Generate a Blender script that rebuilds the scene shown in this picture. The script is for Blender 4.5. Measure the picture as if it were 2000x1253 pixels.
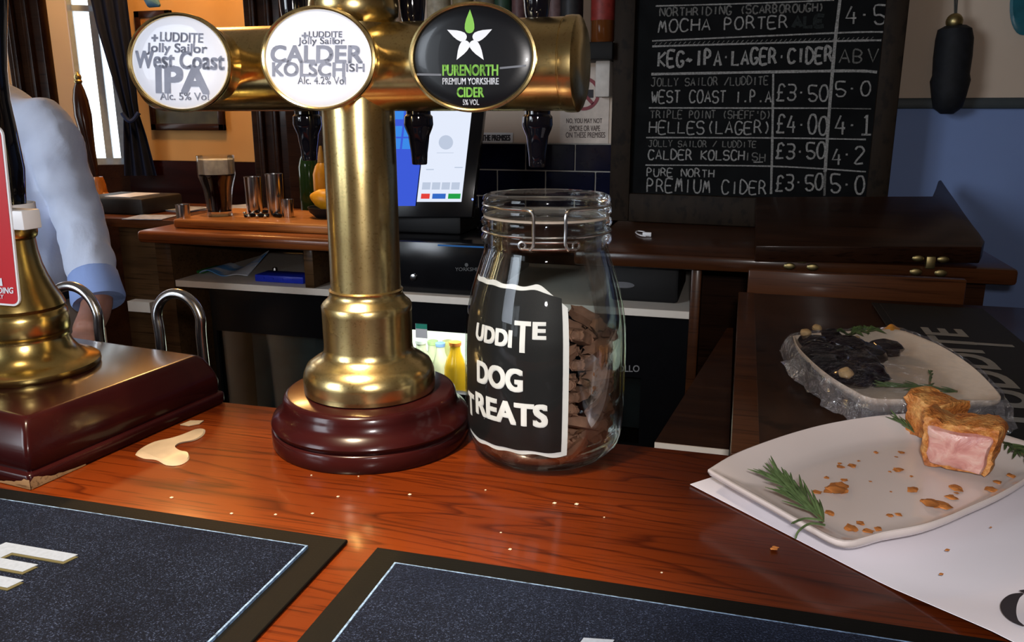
import bpy, bmesh, math, random
from mathutils import Vector, Matrix, noise

for o in list(bpy.data.objects):
    bpy.data.objects.remove(o)
SC = bpy.context.scene
COL = SC.collection
random.seed(11)
V = Vector
PI = math.pi

# ------------------------------------------------------------------ camera, world, lights, exposure
ZB = 1.10                       # bar top height
CAM_Z = 1.44
FPX = 1600.0
PITCH = math.radians(14.15)
YAW = math.radians(15.6)
cam_d = bpy.data.cameras.new('camera')
cam_d.sensor_width = 36.0
cam_d.lens = FPX / 2000 * 36
cam_d.clip_start = 0.01
cam = bpy.data.objects.new('camera', cam_d)
COL.objects.link(cam)
cam.location = (0, 0, CAM_Z)
cam.rotation_euler = (PI / 2 - PITCH, 0, YAW)
SC.camera = cam

w = bpy.data.worlds.new('world')
SC.world = w
w.use_nodes = True
w.node_tree.nodes['Background'].inputs[0].default_value = (0.75, 0.82, 1.0, 1)
w.node_tree.nodes['Background'].inputs[1].default_value = 0.02

SC.view_settings.view_transform = 'Standard'
SC.view_settings.look = 'None'
SC.view_settings.exposure = 0.0
SC.view_settings.gamma = 1.0
SC.view_settings.use_curve_mapping = False


def light(name, kind, loc, target, energy, color, size=None, size_y=None, **kw):
    d = bpy.data.lights.new(name, kind)
    d.energy = energy
    d.color = color
    if kind == 'AREA':
        d.shape = 'RECTANGLE'
        d.size = size
        d.size_y = size_y or size
    elif size is not None:
        d.shadow_soft_size = size
    for k, v in kw.items():
        setattr(d, k, v)
    o = bpy.data.objects.new(name, d)
    COL.objects.link(o)
    o.location = loc
    if target is not None:
        o.rotation_euler = (V(target) - V(loc)).to_track_quat('-Z', 'Y').to_euler()
    return o


light('front_window_daylight', 'AREA', (-2.15, -1.25, 1.95), (-0.95, 1.15, 1.3), 9, (0.82, 0.90, 1.0), 0.9, 1.1, spread=math.radians(75))
light('bar_downlight', 'SPOT', (-0.50, 0.16, 2.45), (-0.37, 0.50, 1.1), 340, (1.0, 0.80, 0.56), 0.05, spot_size=math.radians(33), spot_blend=.8)
light('back_bar_downlight', 'SPOT', (-1.35, 1.95, 2.5), (-1.38, 2.10, 1.1), 60, (1.0, 0.74, 0.46), 0.06, spot_size=math.radians(46), spot_blend=1.0)
light('ceiling_bulb', 'POINT', (0.5, -0.5, 2.3), None, 2, (1.0, 0.78, 0.62), 0.08)
light('camera_flash', 'AREA', (0.02, -0.03, 1.50), (-0.12, 0.9, 1.2), 6.0, (1, 0.95, 0.93), 0.05, 0.03)
light('snug_wall_lamp', 'POINT', (-2.2, 2.85, 2.55), None, 34, (1.0, 0.55, 0.18), 0.08)
light('snug_window_daylight', 'AREA', (-3.35, 2.55, 1.75), (-1.4, 1.5, 1.25), 11, (0.9, 0.95, 1.0), 0.6, 1.1)


# ------------------------------------------------------------------ points: from the photograph's rays to the place
_fh = V((-math.sin(YAW), math.cos(YAW), 0))
_R = V((math.cos(YAW), math.sin(YAW), 0))
_FW = _fh * math.cos(PITCH) - V((0, 0, math.sin(PITCH)))
_U = _fh * math.sin(PITCH) + V((0, 0, math.cos(PITCH)))
_C = V((0, 0, CAM_Z))


def ray(x, y):
    return _FW + _R * ((x - 1000) / FPX) + _U * ((626.5 - y) / FPX)


def oz(x, y, z=ZB):
    d = ray(x, y)
    return _C + d * ((z - CAM_Z) / d.z)


def oy(x, y, Y):
    d = ray(x, y)
    return _C + d * (Y / d.y)


class Plane:
    def __init__(self, p, n):
        self.p, self.n = V(p), V(n).normalized()

    def at(self, x, y):
        d = ray(x, y)
        return _C + d * ((self.p - _C).dot(self.n) / d.dot(self.n))


# ------------------------------------------------------------------ objects
ORG = {}


def _link(o):
    COL.objects.link(o)
    return o


def tag(o, label=None, cat=None, group=None, kind=None):
    if label: o['label'] = label
    if cat: o['category'] = cat
    if group: o['group'] = group
    if kind: o['kind'] = kind
    return o


def thing(name, label, cat, loc, group=None):
    o = _link(bpy.data.objects.new(name, None))
    o.empty_display_size = 0.05
    o.location = loc
    ORG[o] = V(loc)
    return tag(o, label, cat, group)


def finish(name, bm, mat, parent=None, smooth=True, angle=40):
    """links a bmesh given in world coordinates as one mesh object"""
    if parent is None:
        if bm.verts:
            xs = [v.co.x for v in bm.verts]; ys = [v.co.y for v in bm.verts]; zs = [v.co.z for v in bm.verts]
            org = V(((min(xs) + max(xs)) / 2, (min(ys) + max(ys)) / 2, min(zs)))
        else:
            org = V()
    else:
        org = ORG[parent]
    bmesh.ops.translate(bm, verts=bm.verts, vec=-org)
    bmesh.ops.recalc_face_normals(bm, faces=bm.faces)
    me = bpy.data.meshes.new(name)
    if smooth:
        for f in bm.faces:
            f.smooth = True
        ca = math.radians(angle)
        for e in bm.edges:
            if len(e.link_faces) == 2 and e.calc_face_angle(0) > ca:
                e.smooth = False
    bm.to_mesh(me)
    bm.free()
    mats = mat if isinstance(mat, (list, tuple)) else [mat]
    for m in mats:
        me.materials.append(m)
    o = _link(bpy.data.objects.new(name, me))
    if parent is None:
        o.location = org
    else:
        o.parent = parent
    ORG[o] = org
    return o


def solo(name, bm, mat, label, cat, group=None, kind=None, **kw):
    return tag(finish(name, bm, mat, None, **kw), label, cat, group, kind)


def struct(name, bm, mat, **kw):
    o = finish(name, bm, mat, None, **kw)
    o['kind'] = 'structure'
    return o


def copy_tree(o, parent=None):
    c = o.copy()
    COL.objects.link(c)
    if parent is not None:
        c.parent = parent
    ORG[c] = ORG[o]
    for ch in [k for k in ORG if k.parent == o]:
        copy_tree(ch, c)
    return c


# ------------------------------------------------------------------ bmesh shapes (world coordinates)
def box(bm, lo, hi, bev=0.0, seg=2, M=None):
    lo, hi = V(lo), V(hi)
    r = bmesh.ops.create_cube(bm, size=1)
    vs = r['verts']
    for v in vs:
        v.co = V(((v.co.x + .5) * (hi.x - lo.x) + lo.x, (v.co.y + .5) * (hi.y - lo.y) + lo.y, (v.co.z + .5) * (hi.z - lo.z) + lo.z))
    if bev > 0:
        es = list({e for v in vs for e in v.link_edges})
        g = bmesh.ops.bevel(bm, geom=es, offset=bev, segments=seg, affect='EDGES', profile=.5)
        vs = list({v for f in g['faces'] for v in f.verts} | {v for v in vs if v.is_valid})
    if M is not None:
        bmesh.ops.transform(bm, matrix=M, verts=vs)
    return vs


def lathe(bm, prof, c=(0, 0, 0), seg=48, axis='Z', M=None, ang=None):
    """prof: list of (radius, height)"""
    c = V(c)
    rings = []
    new = []
    n = seg
    for r, h in prof:
        if r < 1e-6:
            p = [V((0, 0, h))]
        else:
            p = [V((r * math.cos(2 * PI * i / n), r * math.sin(2 * PI * i / n), h)) for i in range(n)]
        ring = []
        for q in p:
            if axis == 'X': q = V((q.z, q.x, q.y))
            elif axis == 'Y': q = V((q.x, -q.z, q.y))
            if M is not None: q = M @ q
            v = bm.verts.new(q + c)
            ring.append(v); new.append(v)
        rings.append(ring)
    for a, b in zip(rings, rings[1:]):
        for i in range(n):
            j = (i + 1) % n
            if len(a) == 1 and len(b) == 1: continue
            if len(a) == 1: bm.faces.new((a[0], b[i], b[j]))
            elif len(b) == 1: bm.faces.new((a[i], a[j], b[0]))
            else: bm.faces.new((a[i], a[j], b[j], b[i]))
    return new


def tube(bm, pts, rad, seg=10, cap=True, flat=1.0):
    pts = [V(p) for p in pts]
    n = len(pts)
    rads = rad if isinstance(rad, (list, tuple)) else [rad] * n
    t0 = (pts[1] - pts[0]).normalized()
    up = V((0, 0, 1)) if abs(t0.z) < .9 else V((0, 1, 0))
    nrm = t0.cross(up).normalized()
    rings = []
    for i, p in enumerate(pts):
        a = pts[max(i - 1, 0)]; b = pts[min(i + 1, n - 1)]
        t = (b - a)
        if t.length < 1e-9: t = t0
        t = t.normalized()
        nrm = (nrm - t * nrm.dot(t))
        nrm = nrm.normalized() if nrm.length > 1e-6 else t.orthogonal().normalized()
        bi = t.cross(nrm)
        rings.append([bm.verts.new(p + (nrm * math.cos(2 * PI * k / seg) + bi * flat * math.sin(2 * PI * k / seg)) * rads[i]) for k in range(seg)])
    for a, b in zip(rings, rings[1:]):
        for k in range(seg):
            j = (k + 1) % seg
            bm.faces.new((a[k], a[j], b[j], b[k]))
    if cap:
        bm.faces.new(rings[0][::-1]); bm.faces.new(rings[-1])
    return rings


def extrude_poly(bm, pts, vec, bev=0.0):
    pts = [V(p) for p in pts]
    vec = V(vec)
    a = [bm.verts.new(p) for p in pts]
    b = [bm.verts.new(p + vec) for p in pts]
    fs = [bm.faces.new(a), bm.faces.new(b[::-1])]
    n = len(pts)
    for i in range(n):
        j = (i + 1) % n
        fs.append(bm.faces.new((a[j], a[i], b[i], b[j])))
    if bev > 0:
        es = list({e for f in fs for e in f.edges})
        bmesh.ops.bevel(bm, geom=es, offset=bev, segments=2, affect='EDGES', profile=.5)


def face(bm, pts):
    return bm.faces.new([bm.verts.new(V(p)) for p in pts])


def sphere(bm, c, r, u=20, v=12, M=None):
    res = bmesh.ops.create_uvsphere(bm, u_segments=u, v_segments=v, radius=1)
    r = V(r) if isinstance(r, (tuple, list)) else V((r, r, r))
    for q in res['verts']:
        q.co = V((q.co.x * r.x, q.co.y * r.y, q.co.z * r.z))
        if M is not None: q.co = M @ q.co
        q.co += V(c)
    return res['verts']


def bez(p0, p1, p2, n=10):
    p0, p1, p2 = V(p0), V(p1), V(p2)
    return [p0 * (1 - t) ** 2 + p1 * 2 * t * (1 - t) + p2 * t * t for t in [i / n for i in range(n + 1)]]


def smooth_path(pts, n=8):
    pts = [V(p) for p in pts]
    out = []
    for i in range(len(pts) - 1):
        p0 = pts[max(i - 1, 0)]; p1 = pts[i]; p2 = pts[i + 1]; p3 = pts[min(i + 2, len(pts) - 1)]
        for k in range(n):
            t = k / n
            out.append(0.5 * ((2 * p1) + (p2 - p0) * t + (2 * p0 - 5 * p1 + 4 * p2 - p3) * t * t + (3 * p1 - p0 - 3 * p2 + p3) * t ** 3))
    out.append(pts[-1])
    return out


_tc = {}


def glyphs(body, bold=0.0, shear=0.0):
    """flat letter mesh as (verts in 0..1 box, faces)"""
    key = (body, bold, shear)
    if key in _tc: return _tc[key]
    cu = bpy.data.curves.new('t', 'FONT')
    cu.body = body
    cu.offset = bold
    cu.shear = shear
    cu.resolution_u = 4
    o = _link(bpy.data.objects.new('t', cu))
    bpy.context.view_layer.update()
    dg = bpy.context.evaluated_depsgraph_get()
    me = bpy.data.meshes.new_from_object(o.evaluated_get(dg))
    vs = [v.co.copy() for v in me.vertices]
    fs = [tuple(p.vertices) for p in me.polygons]
    bpy.data.objects.remove(o)
    bpy.data.curves.remove(cu)
    bpy.data.meshes.remove(me)
    x0 = min(v.x for v in vs); x1 = max(v.x for v in vs); y0 = min(v.y for v in vs); y1 = max(v.y for v in vs)
    vs = [((v.x - x0) / (x1 - x0), (v.y - y0) / (y1 - y0)) for v in vs]
    _tc[key] = (vs, fs)
    return _tc[key]


def text(bm, body, BL, BR, TL, bold=0.0, off=(0, 0, 0), shear=0.0, mi=0):
    """letters fitted to a box; heavier strokes come from overlaid copies a hair apart"""
    vs, fs = glyphs(body, 0.0, shear)
    BL, BR, TL, off = V(BL), V(BR), V(TL), V(off)
    ex, ey = (BR - BL), (TL - BL)
    b = bold * ey.length
    hx = min(.18, b / max(ex.length, 1e-6)); hy = min(.12, b * .75 / max(ey.length, 1e-6))
    nrm = ex.cross(ey).normalized() * .00002
    sh = [(0, 0)] if bold <= 0 else [(-hx, -hy), (hx, -hy), (hx, hy), (-hx, hy), (0, hy), (0, -hy), (-hx, 0), (hx, 0), (0, 0)]
    for q, (dx, dy) in enumerate(sh):
        nv = [bm.verts.new(BL + ex * (hx + u * (1 - 2 * hx) + dx) + ey * (hy + v * (1 - 2 * hy) + dy) + off + nrm * q) for u, v in vs]
        for f in fs:
            try:
                nf = bm.faces.new([nv[i] for i in f]); nf.material_index = mi
            except ValueError:
                pass


def text_px(bm, fn, body, x0, y0, x1, y1, bold=0.0, off=(0, 0, 0), mi=0, rise=0.0, shear=0.0):
    """x0,y0,x1,y1: box of the word in the photo (y1 lower); rise: baseline rise over the word"""
    text(bm, body, fn(x0, y1), fn(x1, y1 - rise), fn(x0, y0), bold, off, shear, mi)


# chalk alphabet: strokes on a 4 x 6 grid
STROKES = {
    'A': '00 26 40;12 32', 'B': '00 06 26 35 34 23 03;23 32 31 20 00', 'C': '45 36 16 04 02 10 30 41', 'D': '00 06 26 44 42 20 00', 'E': '46 06 00 40;03 33',
    'F': '46 06 00;03 33', 'G': '45 36 16 04 02 10 30 42 22', 'H': '06 00;46 40;03 43', 'I': '26 20', 'J': '16 46;36 31 20 10 01', 'K': '06 00;46 03 40', 'L': '06 00 40',
    'M': '00 16 22 36 40', 'N': '00 06 40 46', 'O': '16 04 02 10 30 42 44 36 16', 'P': '00 06 26 35 34 23 03', 'Q': '16 04 02 10 30 42 44 36 16;22 40', 'R': '00 06 26 35 34 23 03;23 40',
    'S': '45 36 16 05 04 13 33 42 41 30 10 01', 'T': '06 46;26 20', 'U': '06 02 10 30 42 46', 'V': '06 20 46', 'W': '06 10 24 30 46', 'X': '06 40;46 00', 'Y': '06 23 46;23 20', 'Z': '06 46 00 40',
    '0': '16 04 02 10 30 42 44 36 16', '1': '15 26 20;00 40', '2': '05 16 36 45 44 00 40', '3': '06 36 45 44 33 13;33 42 41 30 10 01', '4': '26 02 42;34 30', '5': '46 06 03 23 42 41 30 10 01',
    '.': '20 21', '-': '13 33', '~': '02 13 22 33', '/': '00 46', '(': '36 24 22 30', ')': '16 24 22 10', "'": '26 24', '·': '13 23', '£': '45 36 26 15 11 00 40;03 33',
}


def chalk(bm, fn, body, xa, ya, xb, yb, h, wd=0.0024, off=(0, 0, 0)):
    """word chalked by hand; baseline pixels a to b, cap height h px"""
    n = len(body)
    adv = (xb - xa) / (n - 0.28)
    for i, ch in enumerate(body):
        if ch not in STROKES: continue
        jx = random.uniform(-.03, .03) * adv; jy = random.uniform(-.05, .05) * h; sc = random.uniform(.93, 1.06)
        for st in STROKES[ch].split(';'):
            P = []
            for q in st.split():
                gx = int(q[0]) / 4; gy = int(q[1]) / 6
                x = xa + adv * (i + gx * .72) + jx + gy * h * .05
                y = ya + (yb - ya) * (x - xa) / (xb - xa) - gy * h * sc - jy
                P.append(fn(x, y) + V(off))
            if len(P) > 3: P = smooth_path(P, 3)
            ribbon(bm, P, wd)


def ribbon(bm, P, wd, n=V((0, -1, 0))):
    L, Rr = [], []
    m = len(P)
    for i, p in enumerate(P):
        t = P[min(i + 1, m - 1)] - P[max(i - 1, 0)]
        if t.length < 1e-9: t = V((1, 0, 0))
        s = t.normalized().cross(n).normalized() * wd * random.uniform(.42, .58)
        e = V()
        L.append(bm.verts.new(p + s)); Rr.append(bm.verts.new(p - s))
    for i in range(m - 1):
        bm.faces.new((L[i], L[i + 1], Rr[i + 1], Rr[i]))


def evaluated(bm, *mods):
    """bmesh -> bmesh with modifiers applied"""
    me = bpy.data.meshes.new('tmp'); bm.to_mesh(me); bm.free()
    o = _link(bpy.data.objects.new('tmp', me))
    for kind, kw in mods:
        m = o.modifiers.new('m', kind)
        for k, v in kw.items(): setattr(m, k, v)
    bpy.context.view_layer.update()
    dg = bpy.context.evaluated_depsgraph_get()
    m2 = bpy.data.meshes.new_from_object(o.evaluated_get(dg))
    b2 = bmesh.new(); b2.from_mesh(m2)
    bpy.data.objects.remove(o); bpy.data.meshes.remove(me); bpy.data.meshes.remove(m2)
    return b2


# ------------------------------------------------------------------ materials
class N:
    def __init__(self, name):
        self.m = bpy.data.materials.new(name)
        self.m.use_nodes = True
        self.t = self.m.node_tree
        self.t.nodes.clear()
        self.out = self.n('ShaderNodeOutputMaterial')

    def n(self, typ, **kw):
        nd = self.t.nodes.new(typ)
        for k, v in kw.items(): setattr(nd, k, v)
        return nd

    def l(self, a, b):
        self.t.links.new(a, b)

    def coord(self, scale=(1, 1, 1), rot=(0, 0, 0), kind='Object'):
        tc = self.n('ShaderNodeTexCoord')
        mp = self.n('ShaderNodeMapping')
        mp.inputs['Scale'].default_value = scale
        mp.inputs['Rotation'].default_value = rot
        self.l(tc.outputs[kind], mp.inputs[0])
        return mp.outputs[0]

    def noise(self, co, scale, detail=3, rough=.5, dist=0.0):
        t = self.n('ShaderNodeTexNoise')
        t.inputs['Scale'].default_value = scale
        t.inputs['Detail'].default_value = detail
        t.inputs['Roughness'].default_value = rough
        t.inputs['Distortion'].default_value = dist
        self.l(co, t.inputs['Vector'])
        return t.outputs['Fac']

    def ramp(self, fac, stops, interp='LINEAR'):
        r = self.n('ShaderNodeValToRGB')
        r.color_ramp.interpolation = interp
        els = r.color_ramp.elements
        while len(els) < len(stops): els.new(.5)
        for e, (p, c) in zip(els, stops):
            e.position = p
            e.color = (*c, 1) if len(c) == 3 else c
        self.l(fac, r.inputs[0])
        return r.outputs[0]

    def mix(self, a, b, fac, mode='MIX'):
        m = self.n('ShaderNodeMix', data_type='RGBA', blend_type=mode)
        for s, v in ((6, a), (7, b)):
            if isinstance(v, tuple): m.inputs[s].default_value = (*v, 1)
            else: self.l(v, m.inputs[s])
        if isinstance(fac, (int, float)): m.inputs[0].default_value = fac
        else: self.l(fac, m.inputs[0])
        return m.outputs[2]

    def bump(self, h, strength=.2, dist=.001):
        b = self.n('ShaderNodeBump')
        b.inputs['Strength'].default_value = strength
        b.inputs['Distance'].default_value = dist
        self.l(h, b.inputs['Height'])
        return b.outputs[0]

    def pbsdf(self, color, rough=.5, metal=0, normal=None, **kw):
        p = self.n('ShaderNodeBsdfPrincipled')
        for k, v in (('Base Color', color), ('Roughness', rough), ('Metallic', metal)):
            if isinstance(v, tuple): p.inputs[k].default_value = (*v, 1)
            elif isinstance(v, (int, float)): p.inputs[k].default_value = v
            else: self.l(v, p.inputs[k])
        for k, v in kw.items():
            p.inputs[k.replace('_', ' ')].default_value = (*v, 1) if isinstance(v, tuple) else v
        if normal is not None: self.l(normal, p.inputs['Normal'])
        self.l(p.outputs[0], self.out.inputs[0])
        return p


def flat(name, c, rough=.5, metal=0, var=.12, scale=40, bump=0.0, **kw):
    k = N(name)
    f = k.noise(k.coord(), scale)
    col = k.ramp(f, [(.25, tuple(x * (1 - var) for x in c)), (.75, tuple(min(1, x * (1 + var)) for x in c))])
    if not metal: kw.setdefault('Specular_IOR_Level', .3)
    k.pbsdf(col, rough, metal, k.bump(f, bump) if bump else None, **kw)
    return k.m


def wood(name, dark, mid, lite, rough=.25, grain=(1.5, 14, 14), pores=True, coat=.4, rot=(0, 0, 0), spec=.13):
    k = N(name)
    co = k.coord(grain, rot)
    big = k.noise(co, 1.2, 4, .55, .6)
    co2 = k.coord(tuple(g * s for g, s in zip(grain, (1.6, 9, 9))), rot)
    fine = k.noise(co2, 2.0, 3, .6)
    col = k.ramp(big, [(.28, dark), (.5, mid), (.72, lite)])
    if pores:
        pr = k.ramp(fine, [(.34, (.25, .22, .2)), (.46, (1, 1, 1))])
        col = k.mix(col, pr, .75, 'MULTIPLY')
    k.pbsdf(col, rough, 0, k.bump(fine, .08, .0006), Coat_Weight=coat * .4, Coat_Roughness=.12, Specular_IOR_Level=spec)
    return k.m


def bar_wood():
    k = N('bar_wood')
    tc = k.n('ShaderNodeTexCoord')
    mp = k.n('ShaderNodeMapping'); mp.inputs['Scale'].default_value = (.55, 5.5, 1.0); mp.inputs['Location'].default_value = (.35, .2, 0)
    k.l(tc.outputs['Object'], mp.inputs[0])
    f0 = k.noise(mp.outputs[0], 1.7, 2, .45, .35)
    # growth rings: contour lines of a slow field give cathedral figure
    mu = k.n('ShaderNodeMath', operation='MULTIPLY'); mu.inputs[1].default_value = 24.0
    k.l(f0, mu.inputs[0])
    fr = k.n('ShaderNodeMath', operation='FRACT'); k.l(mu.outputs[0], fr.inputs[0])
    ring = k.ramp(fr.outputs[0], [(0.0, (.45, .38, .34)), (.06, (.65, .58, .54)), (.2, (1, 1, 1)), (.93, (1, 1, 1)), (1.0, (.45, .38, .34))])
    mp2 = k.n('ShaderNodeMapping'); mp2.inputs['Scale'].default_value = (9, 260, 1)
    k.l(tc.outputs['Object'], mp2.inputs[0])
    fine = k.noise(mp2.outputs[0], 1.0, 3, .6)
    pores = k.ramp(fine, [(.36, (.3, .25, .22)), (.45, (1, 1, 1))])
    base = k.ramp(f0, [(.3, (.058, .0088, .001)), (.5, (.088, .014, .0015)), (.72, (.125, .0225, .0026))])
    c = k.mix(base, ring, .95, 'MULTIPLY')
    c = k.mix(c, pores, .75, 'MULTIPLY')
    k.pbsdf(c, .4, 0, k.bump(fine, .05, .0004), Coat_Weight=.28, Coat_Roughness=.13, Specular_IOR_Level=.1)
    return k.m


def brass(name='brass', c=(.82, .63, .28), rough=.2, spots=.5):
    k = N(name)
    co = k.coord()
    big = k.noise(co, 9, 4, .6)
    speck = k.noise(co, 420, 2, .5)
    col = k.ramp(big, [(.3, tuple(x * .62 for x in c)), (.55, c), (.75, tuple(min(1, x * 1.18) for x in c))])
    sp = k.ramp(speck, [(.30, (.5, .42, .3)), (.42, (1, 1, 1))])
    col = k.mix(col, sp, spots, 'MULTIPLY')
    rr = k.ramp(big, [(.3, (rough * 1.5,) * 3), (.7, (rough * .8,) * 3)])
    k.pbsdf(col, rr, 1.0, k.bump(speck, .06, .0003))
    return k.m


def thin_glass(name, tint=(.93, .95, .94), edge=.55, rough=.02, base=.04):
    k = N(name)
    tr = k.n('ShaderNodeBsdfTransparent'); tr.inputs[0].default_value = (*tint, 1)
    gl = k.n('ShaderNodeBsdfGlossy'); gl.inputs['Roughness'].default_value = rough
    gl.inputs[0].default_value = (.95, .97, 1, 1)
    lw = k.n('ShaderNodeFresnel'); lw.inputs[0].default_value = 1.5
    f = k.ramp(lw.outputs[0], [(0, (base,) * 3), (.04, (base,) * 3), (1, (edge,) * 3)])
    mx = k.n('ShaderNodeMixShader')
    k.l(f, mx.inputs[0]); k.l(tr.outputs[0], mx.inputs[1]); k.l(gl.outputs[0], mx.inputs[2])
    k.l(mx.outputs[0], k.out.inputs[0])
    return k.m


def film(hi=.5, lo=.05, milk=.07):
    k = N('cling_film')
    co = k.coord()
    nz = k.noise(co, 60, 4, .65, 1.2)
    tr = k.n('ShaderNodeBsdfTransparent'); tr.inputs[0].default_value = (.9, .9, .92, 1)
    gl = k.n('ShaderNodeBsdfGlossy'); gl.inputs['Roughness'].default_value = .12
    k.l(k.bump(nz, 1.0, .02), gl.inputs['Normal'])
    mx = k.n('ShaderNodeMixShader')
    k.l(k.ramp(nz, [(.35, (lo,) * 3), (.7, (hi,) * 3)]), mx.inputs[0])
    k.l(tr.outputs[0], mx.inputs[1]); k.l(gl.outputs[0], mx.inputs[2])
    df = k.n('ShaderNodeBsdfDiffuse'); df.inputs[0].default_value = (.75, .72, .78, 1)
    m2 = k.n('ShaderNodeMixShader'); m2.inputs[0].default_value = milk
    k.l(mx.outputs[0], m2.inputs[1]); k.l(df.outputs[0], m2.inputs[2])
    k.l(m2.outputs[0], k.out.inputs[0])
    return k.m


def emit(name, c, s):
    k = N(name)
    e = k.n('ShaderNodeEmission'); e.inputs[0].default_value = (*c, 1); e.inputs[1].default_value = s
    k.l(e.outputs[0], k.out.inputs[0])
    return k.m


def velvet():
    k = N('mat_pile')
    co = k.coord()
    a = k.noise(co, 900, 2, .6)
    b = k.noise(co, 14, 3, .5)
    col = k.ramp(a, [(.46, (.002, .0028, .0055)), (.6, (.0052, .008, .016)), (.72, (.034, .046, .08))])
    col = k.mix(col, k.ramp(b, [(.3, (.6, .6, .7)), (.7, (1.25, 1.25, 1.35))]), 1.0, 'MULTIPLY')
    k.pbsdf(col, .85, 0, k.bump(a, .6, .001), Sheen_Weight=.06, Sheen_Roughness=.35, Sheen_Tint=(.35, .45, .8), Specular_IOR_Level=.06)
    return k.m


def rubber():
    k = N('mat_rubber')
    co = k.coord((1, 1, 1), (0, 0, .7))
    ch = k.n('ShaderNodeTexChecker'); ch.inputs['Scale'].default_value = 420
    k.l(co, ch.inputs['Vector'])
    k.pbsdf((.0022, .0022, .002), .55, 0, k.bump(ch.outputs['Fac'], .5, .0008), Specular_IOR_Level=.1)
    return k.m


def cloth(name, c, weave=700, var=.1, fold=0.0):
    k = N(name)
    co = k.coord()
    a = k.noise(co, weave, 2)
    b = k.noise(co, 9, 4, .5, .6)
    col = k.ramp(b, [(.3, tuple(x * (1 - var) for x in c)), (.7, tuple(min(1, x * (1 + var)) for x in c))])
    m = k.n('ShaderNodeMath', operation='MULTIPLY_ADD'); m.inputs[1].default_value = .04
    k.l(a, m.inputs[0]); k.l(b, m.inputs[2])
    k.pbsdf(col, .85, 0, k.bump(m.outputs[0], fold, .03) if fold else None, Specular_IOR_Level=.2)
    return k.m


M = {}
M['bar'] = bar_wood()
M['darkwood'] = wood('dark_wood', (.020, .007, .0035), (.034, .012, .0055), (.05, .019, .008), .3, coat=.3)
M['counter'] = wood('counter_wood', (.04, .013, .005), (.065, .021, .007), (.09, .03, .01), .28, coat=.4)
M['orange'] = wood('warm_wood', (.14, .036, .009), (.2, .055, .013), (.27, .08, .02), .3, coat=.4)
M['mahog'] = wood('mahogany', (.0085, .0013, .0016), (.0145, .0021, .0024), (.022, .0036, .0032), .24, (2, 8, 8), False, .6)
M['edge_worn'] = wood('worn_edge', (.10, .055, .025), (.20, .12, .06), (.30, .2, .11), .5, (3, 20, 20), True, .1)
M['cabwood'] = wood('cabinet_wood', (.06, .03, .012), (.085, .043, .017), (.11, .056, .022), .4, (1.5, 10, 10), True, .2)
M['board'] = wood('board_wood', (.27, .09, .02), (.36, .125, .03), (.44, .17, .045), .4, (2, 16, 16), True, .2)
M['brass'] = brass()
M['brass_bell'] = brass('pump_brass', (.84, .62, .22), .2, .2)
M['brass_small'] = flat('hinge_brass', (.34, .27, .12), .4, 1)
M['steel'] = flat('steel', (.62, .62, .63), .2, 1, .05, 30)
M['wire'] = flat('wire', (.55, .55, .55), .25, 1, .05)
M['black'] = flat('black_plastic', (.006, .006, .007), .18)
M['gloss_black'] = flat('black_gloss', (.003, .003, .005), .06, Coat_Weight=.5)
M['matt_black'] = flat('black_matt', (.004, .004, .0045), .6)
M['rubber'] = rubber()
M['pile'] = velvet()
M['matletter'] = flat('mat_letter', (.14, .17, .23), .8, 0, .1, 300)
M['matgold'] = flat('mat_letter_edge', (.045, .04, .016), .8)
M['white'] = flat('white_plastic', (.8, .8, .82), .35, 0, .03)
M['badgewhite'] = flat('badge_face', (.68, .71, .80), .5, 0, .02, 10, Coat_Weight=.25, Coat_Roughness=.02)
M['badgeblack'] = flat('badge_black', (.004, .0045, .006), .3, 0, .05, 10, Coat_Weight=.12, Coat_Roughness=.02)
M['greyink'] = flat('grey_print', (.22, .245, .32), .9, 0, .12, 60)
M['green'] = flat('green_print', (.20, .48, .07), .5, 0, .04)
M['whiteink'] = flat('white_print', (.72, .75, .8), .5, 0, .03)
M['band'] = flat('band_print', (.13, .14, .16), .5)
M['red'] = flat('red_print', (.50, .018, .025), .35, 0, .04, 10)
M['glass'] = thin_glass('jar_glass', base=.018)
M['glass2'] = thin_glass('tumbler_glass', (.96, .96, .95), .6, .03, .03)
M['labelblack'] = flat('label_black', (.003, .003, .0035), .6)
M['labelwhite'] = flat('label_white', (.66, .66, .66), .5, 0, .05)
M['biscuit'] = flat('biscuit', (.20, .10, .065), .75, 0, .45, 60, .4)
M['porcelain'] = flat('porcelain', (.66, .58, .55), .22, 0, .02, 20, Coat_Weight=.4)
M['paper'] = flat('paper', (.76, .73, .79), .8, 0, .03, 8)
M['ink'] = flat('dark_ink', (.03, .025, .03), .6)
M['film'] = film()
M['rosemary'] = flat('rosemary', (.075, .115, .042), .5, 0, .5, 120)
M['stem'] = flat('stem', (.16, .11, .05), .7)
M['foamspill'] = flat('beer_foam', (.26, .20, .14), .35, 0, .12, 60)
M['crumb'] = flat('crumb', (.42, .15, .035), .8, 0, .6, 150, .4)
M['speck'] = flat('white_speck', (.4, .34, .26), .7)
M['chalk'] = flat('chalk', (.23, .225, .215), .95, 0, .55, 260)
M['chalkfaint'] = flat('chalk_faint', (.115, .112, .105), .95, 0, .6, 260)
M['chalkghost'] = flat('chalk_ghost', (.012, .015, .015), .95, 0, .6, 200)
M['slate'] = flat('chalkboard', (.004, .0044, .0048), .8, 0, .5, 14, Specular_IOR_Level=.1)
M['cream'] = flat('cream_paint', (.60, .48, .38), .8, 0, .04, 6)
M['wallblue'] = flat('blue_paint', (.21, .30, .57), .75, 0, .04, 6)
M['rail'] = flat('dado_paint', (.035, .045, .05), .5)
M['orangewall'] = flat('ochre_paint', (.62, .34, .12), .85, 0, .05, 4)
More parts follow.
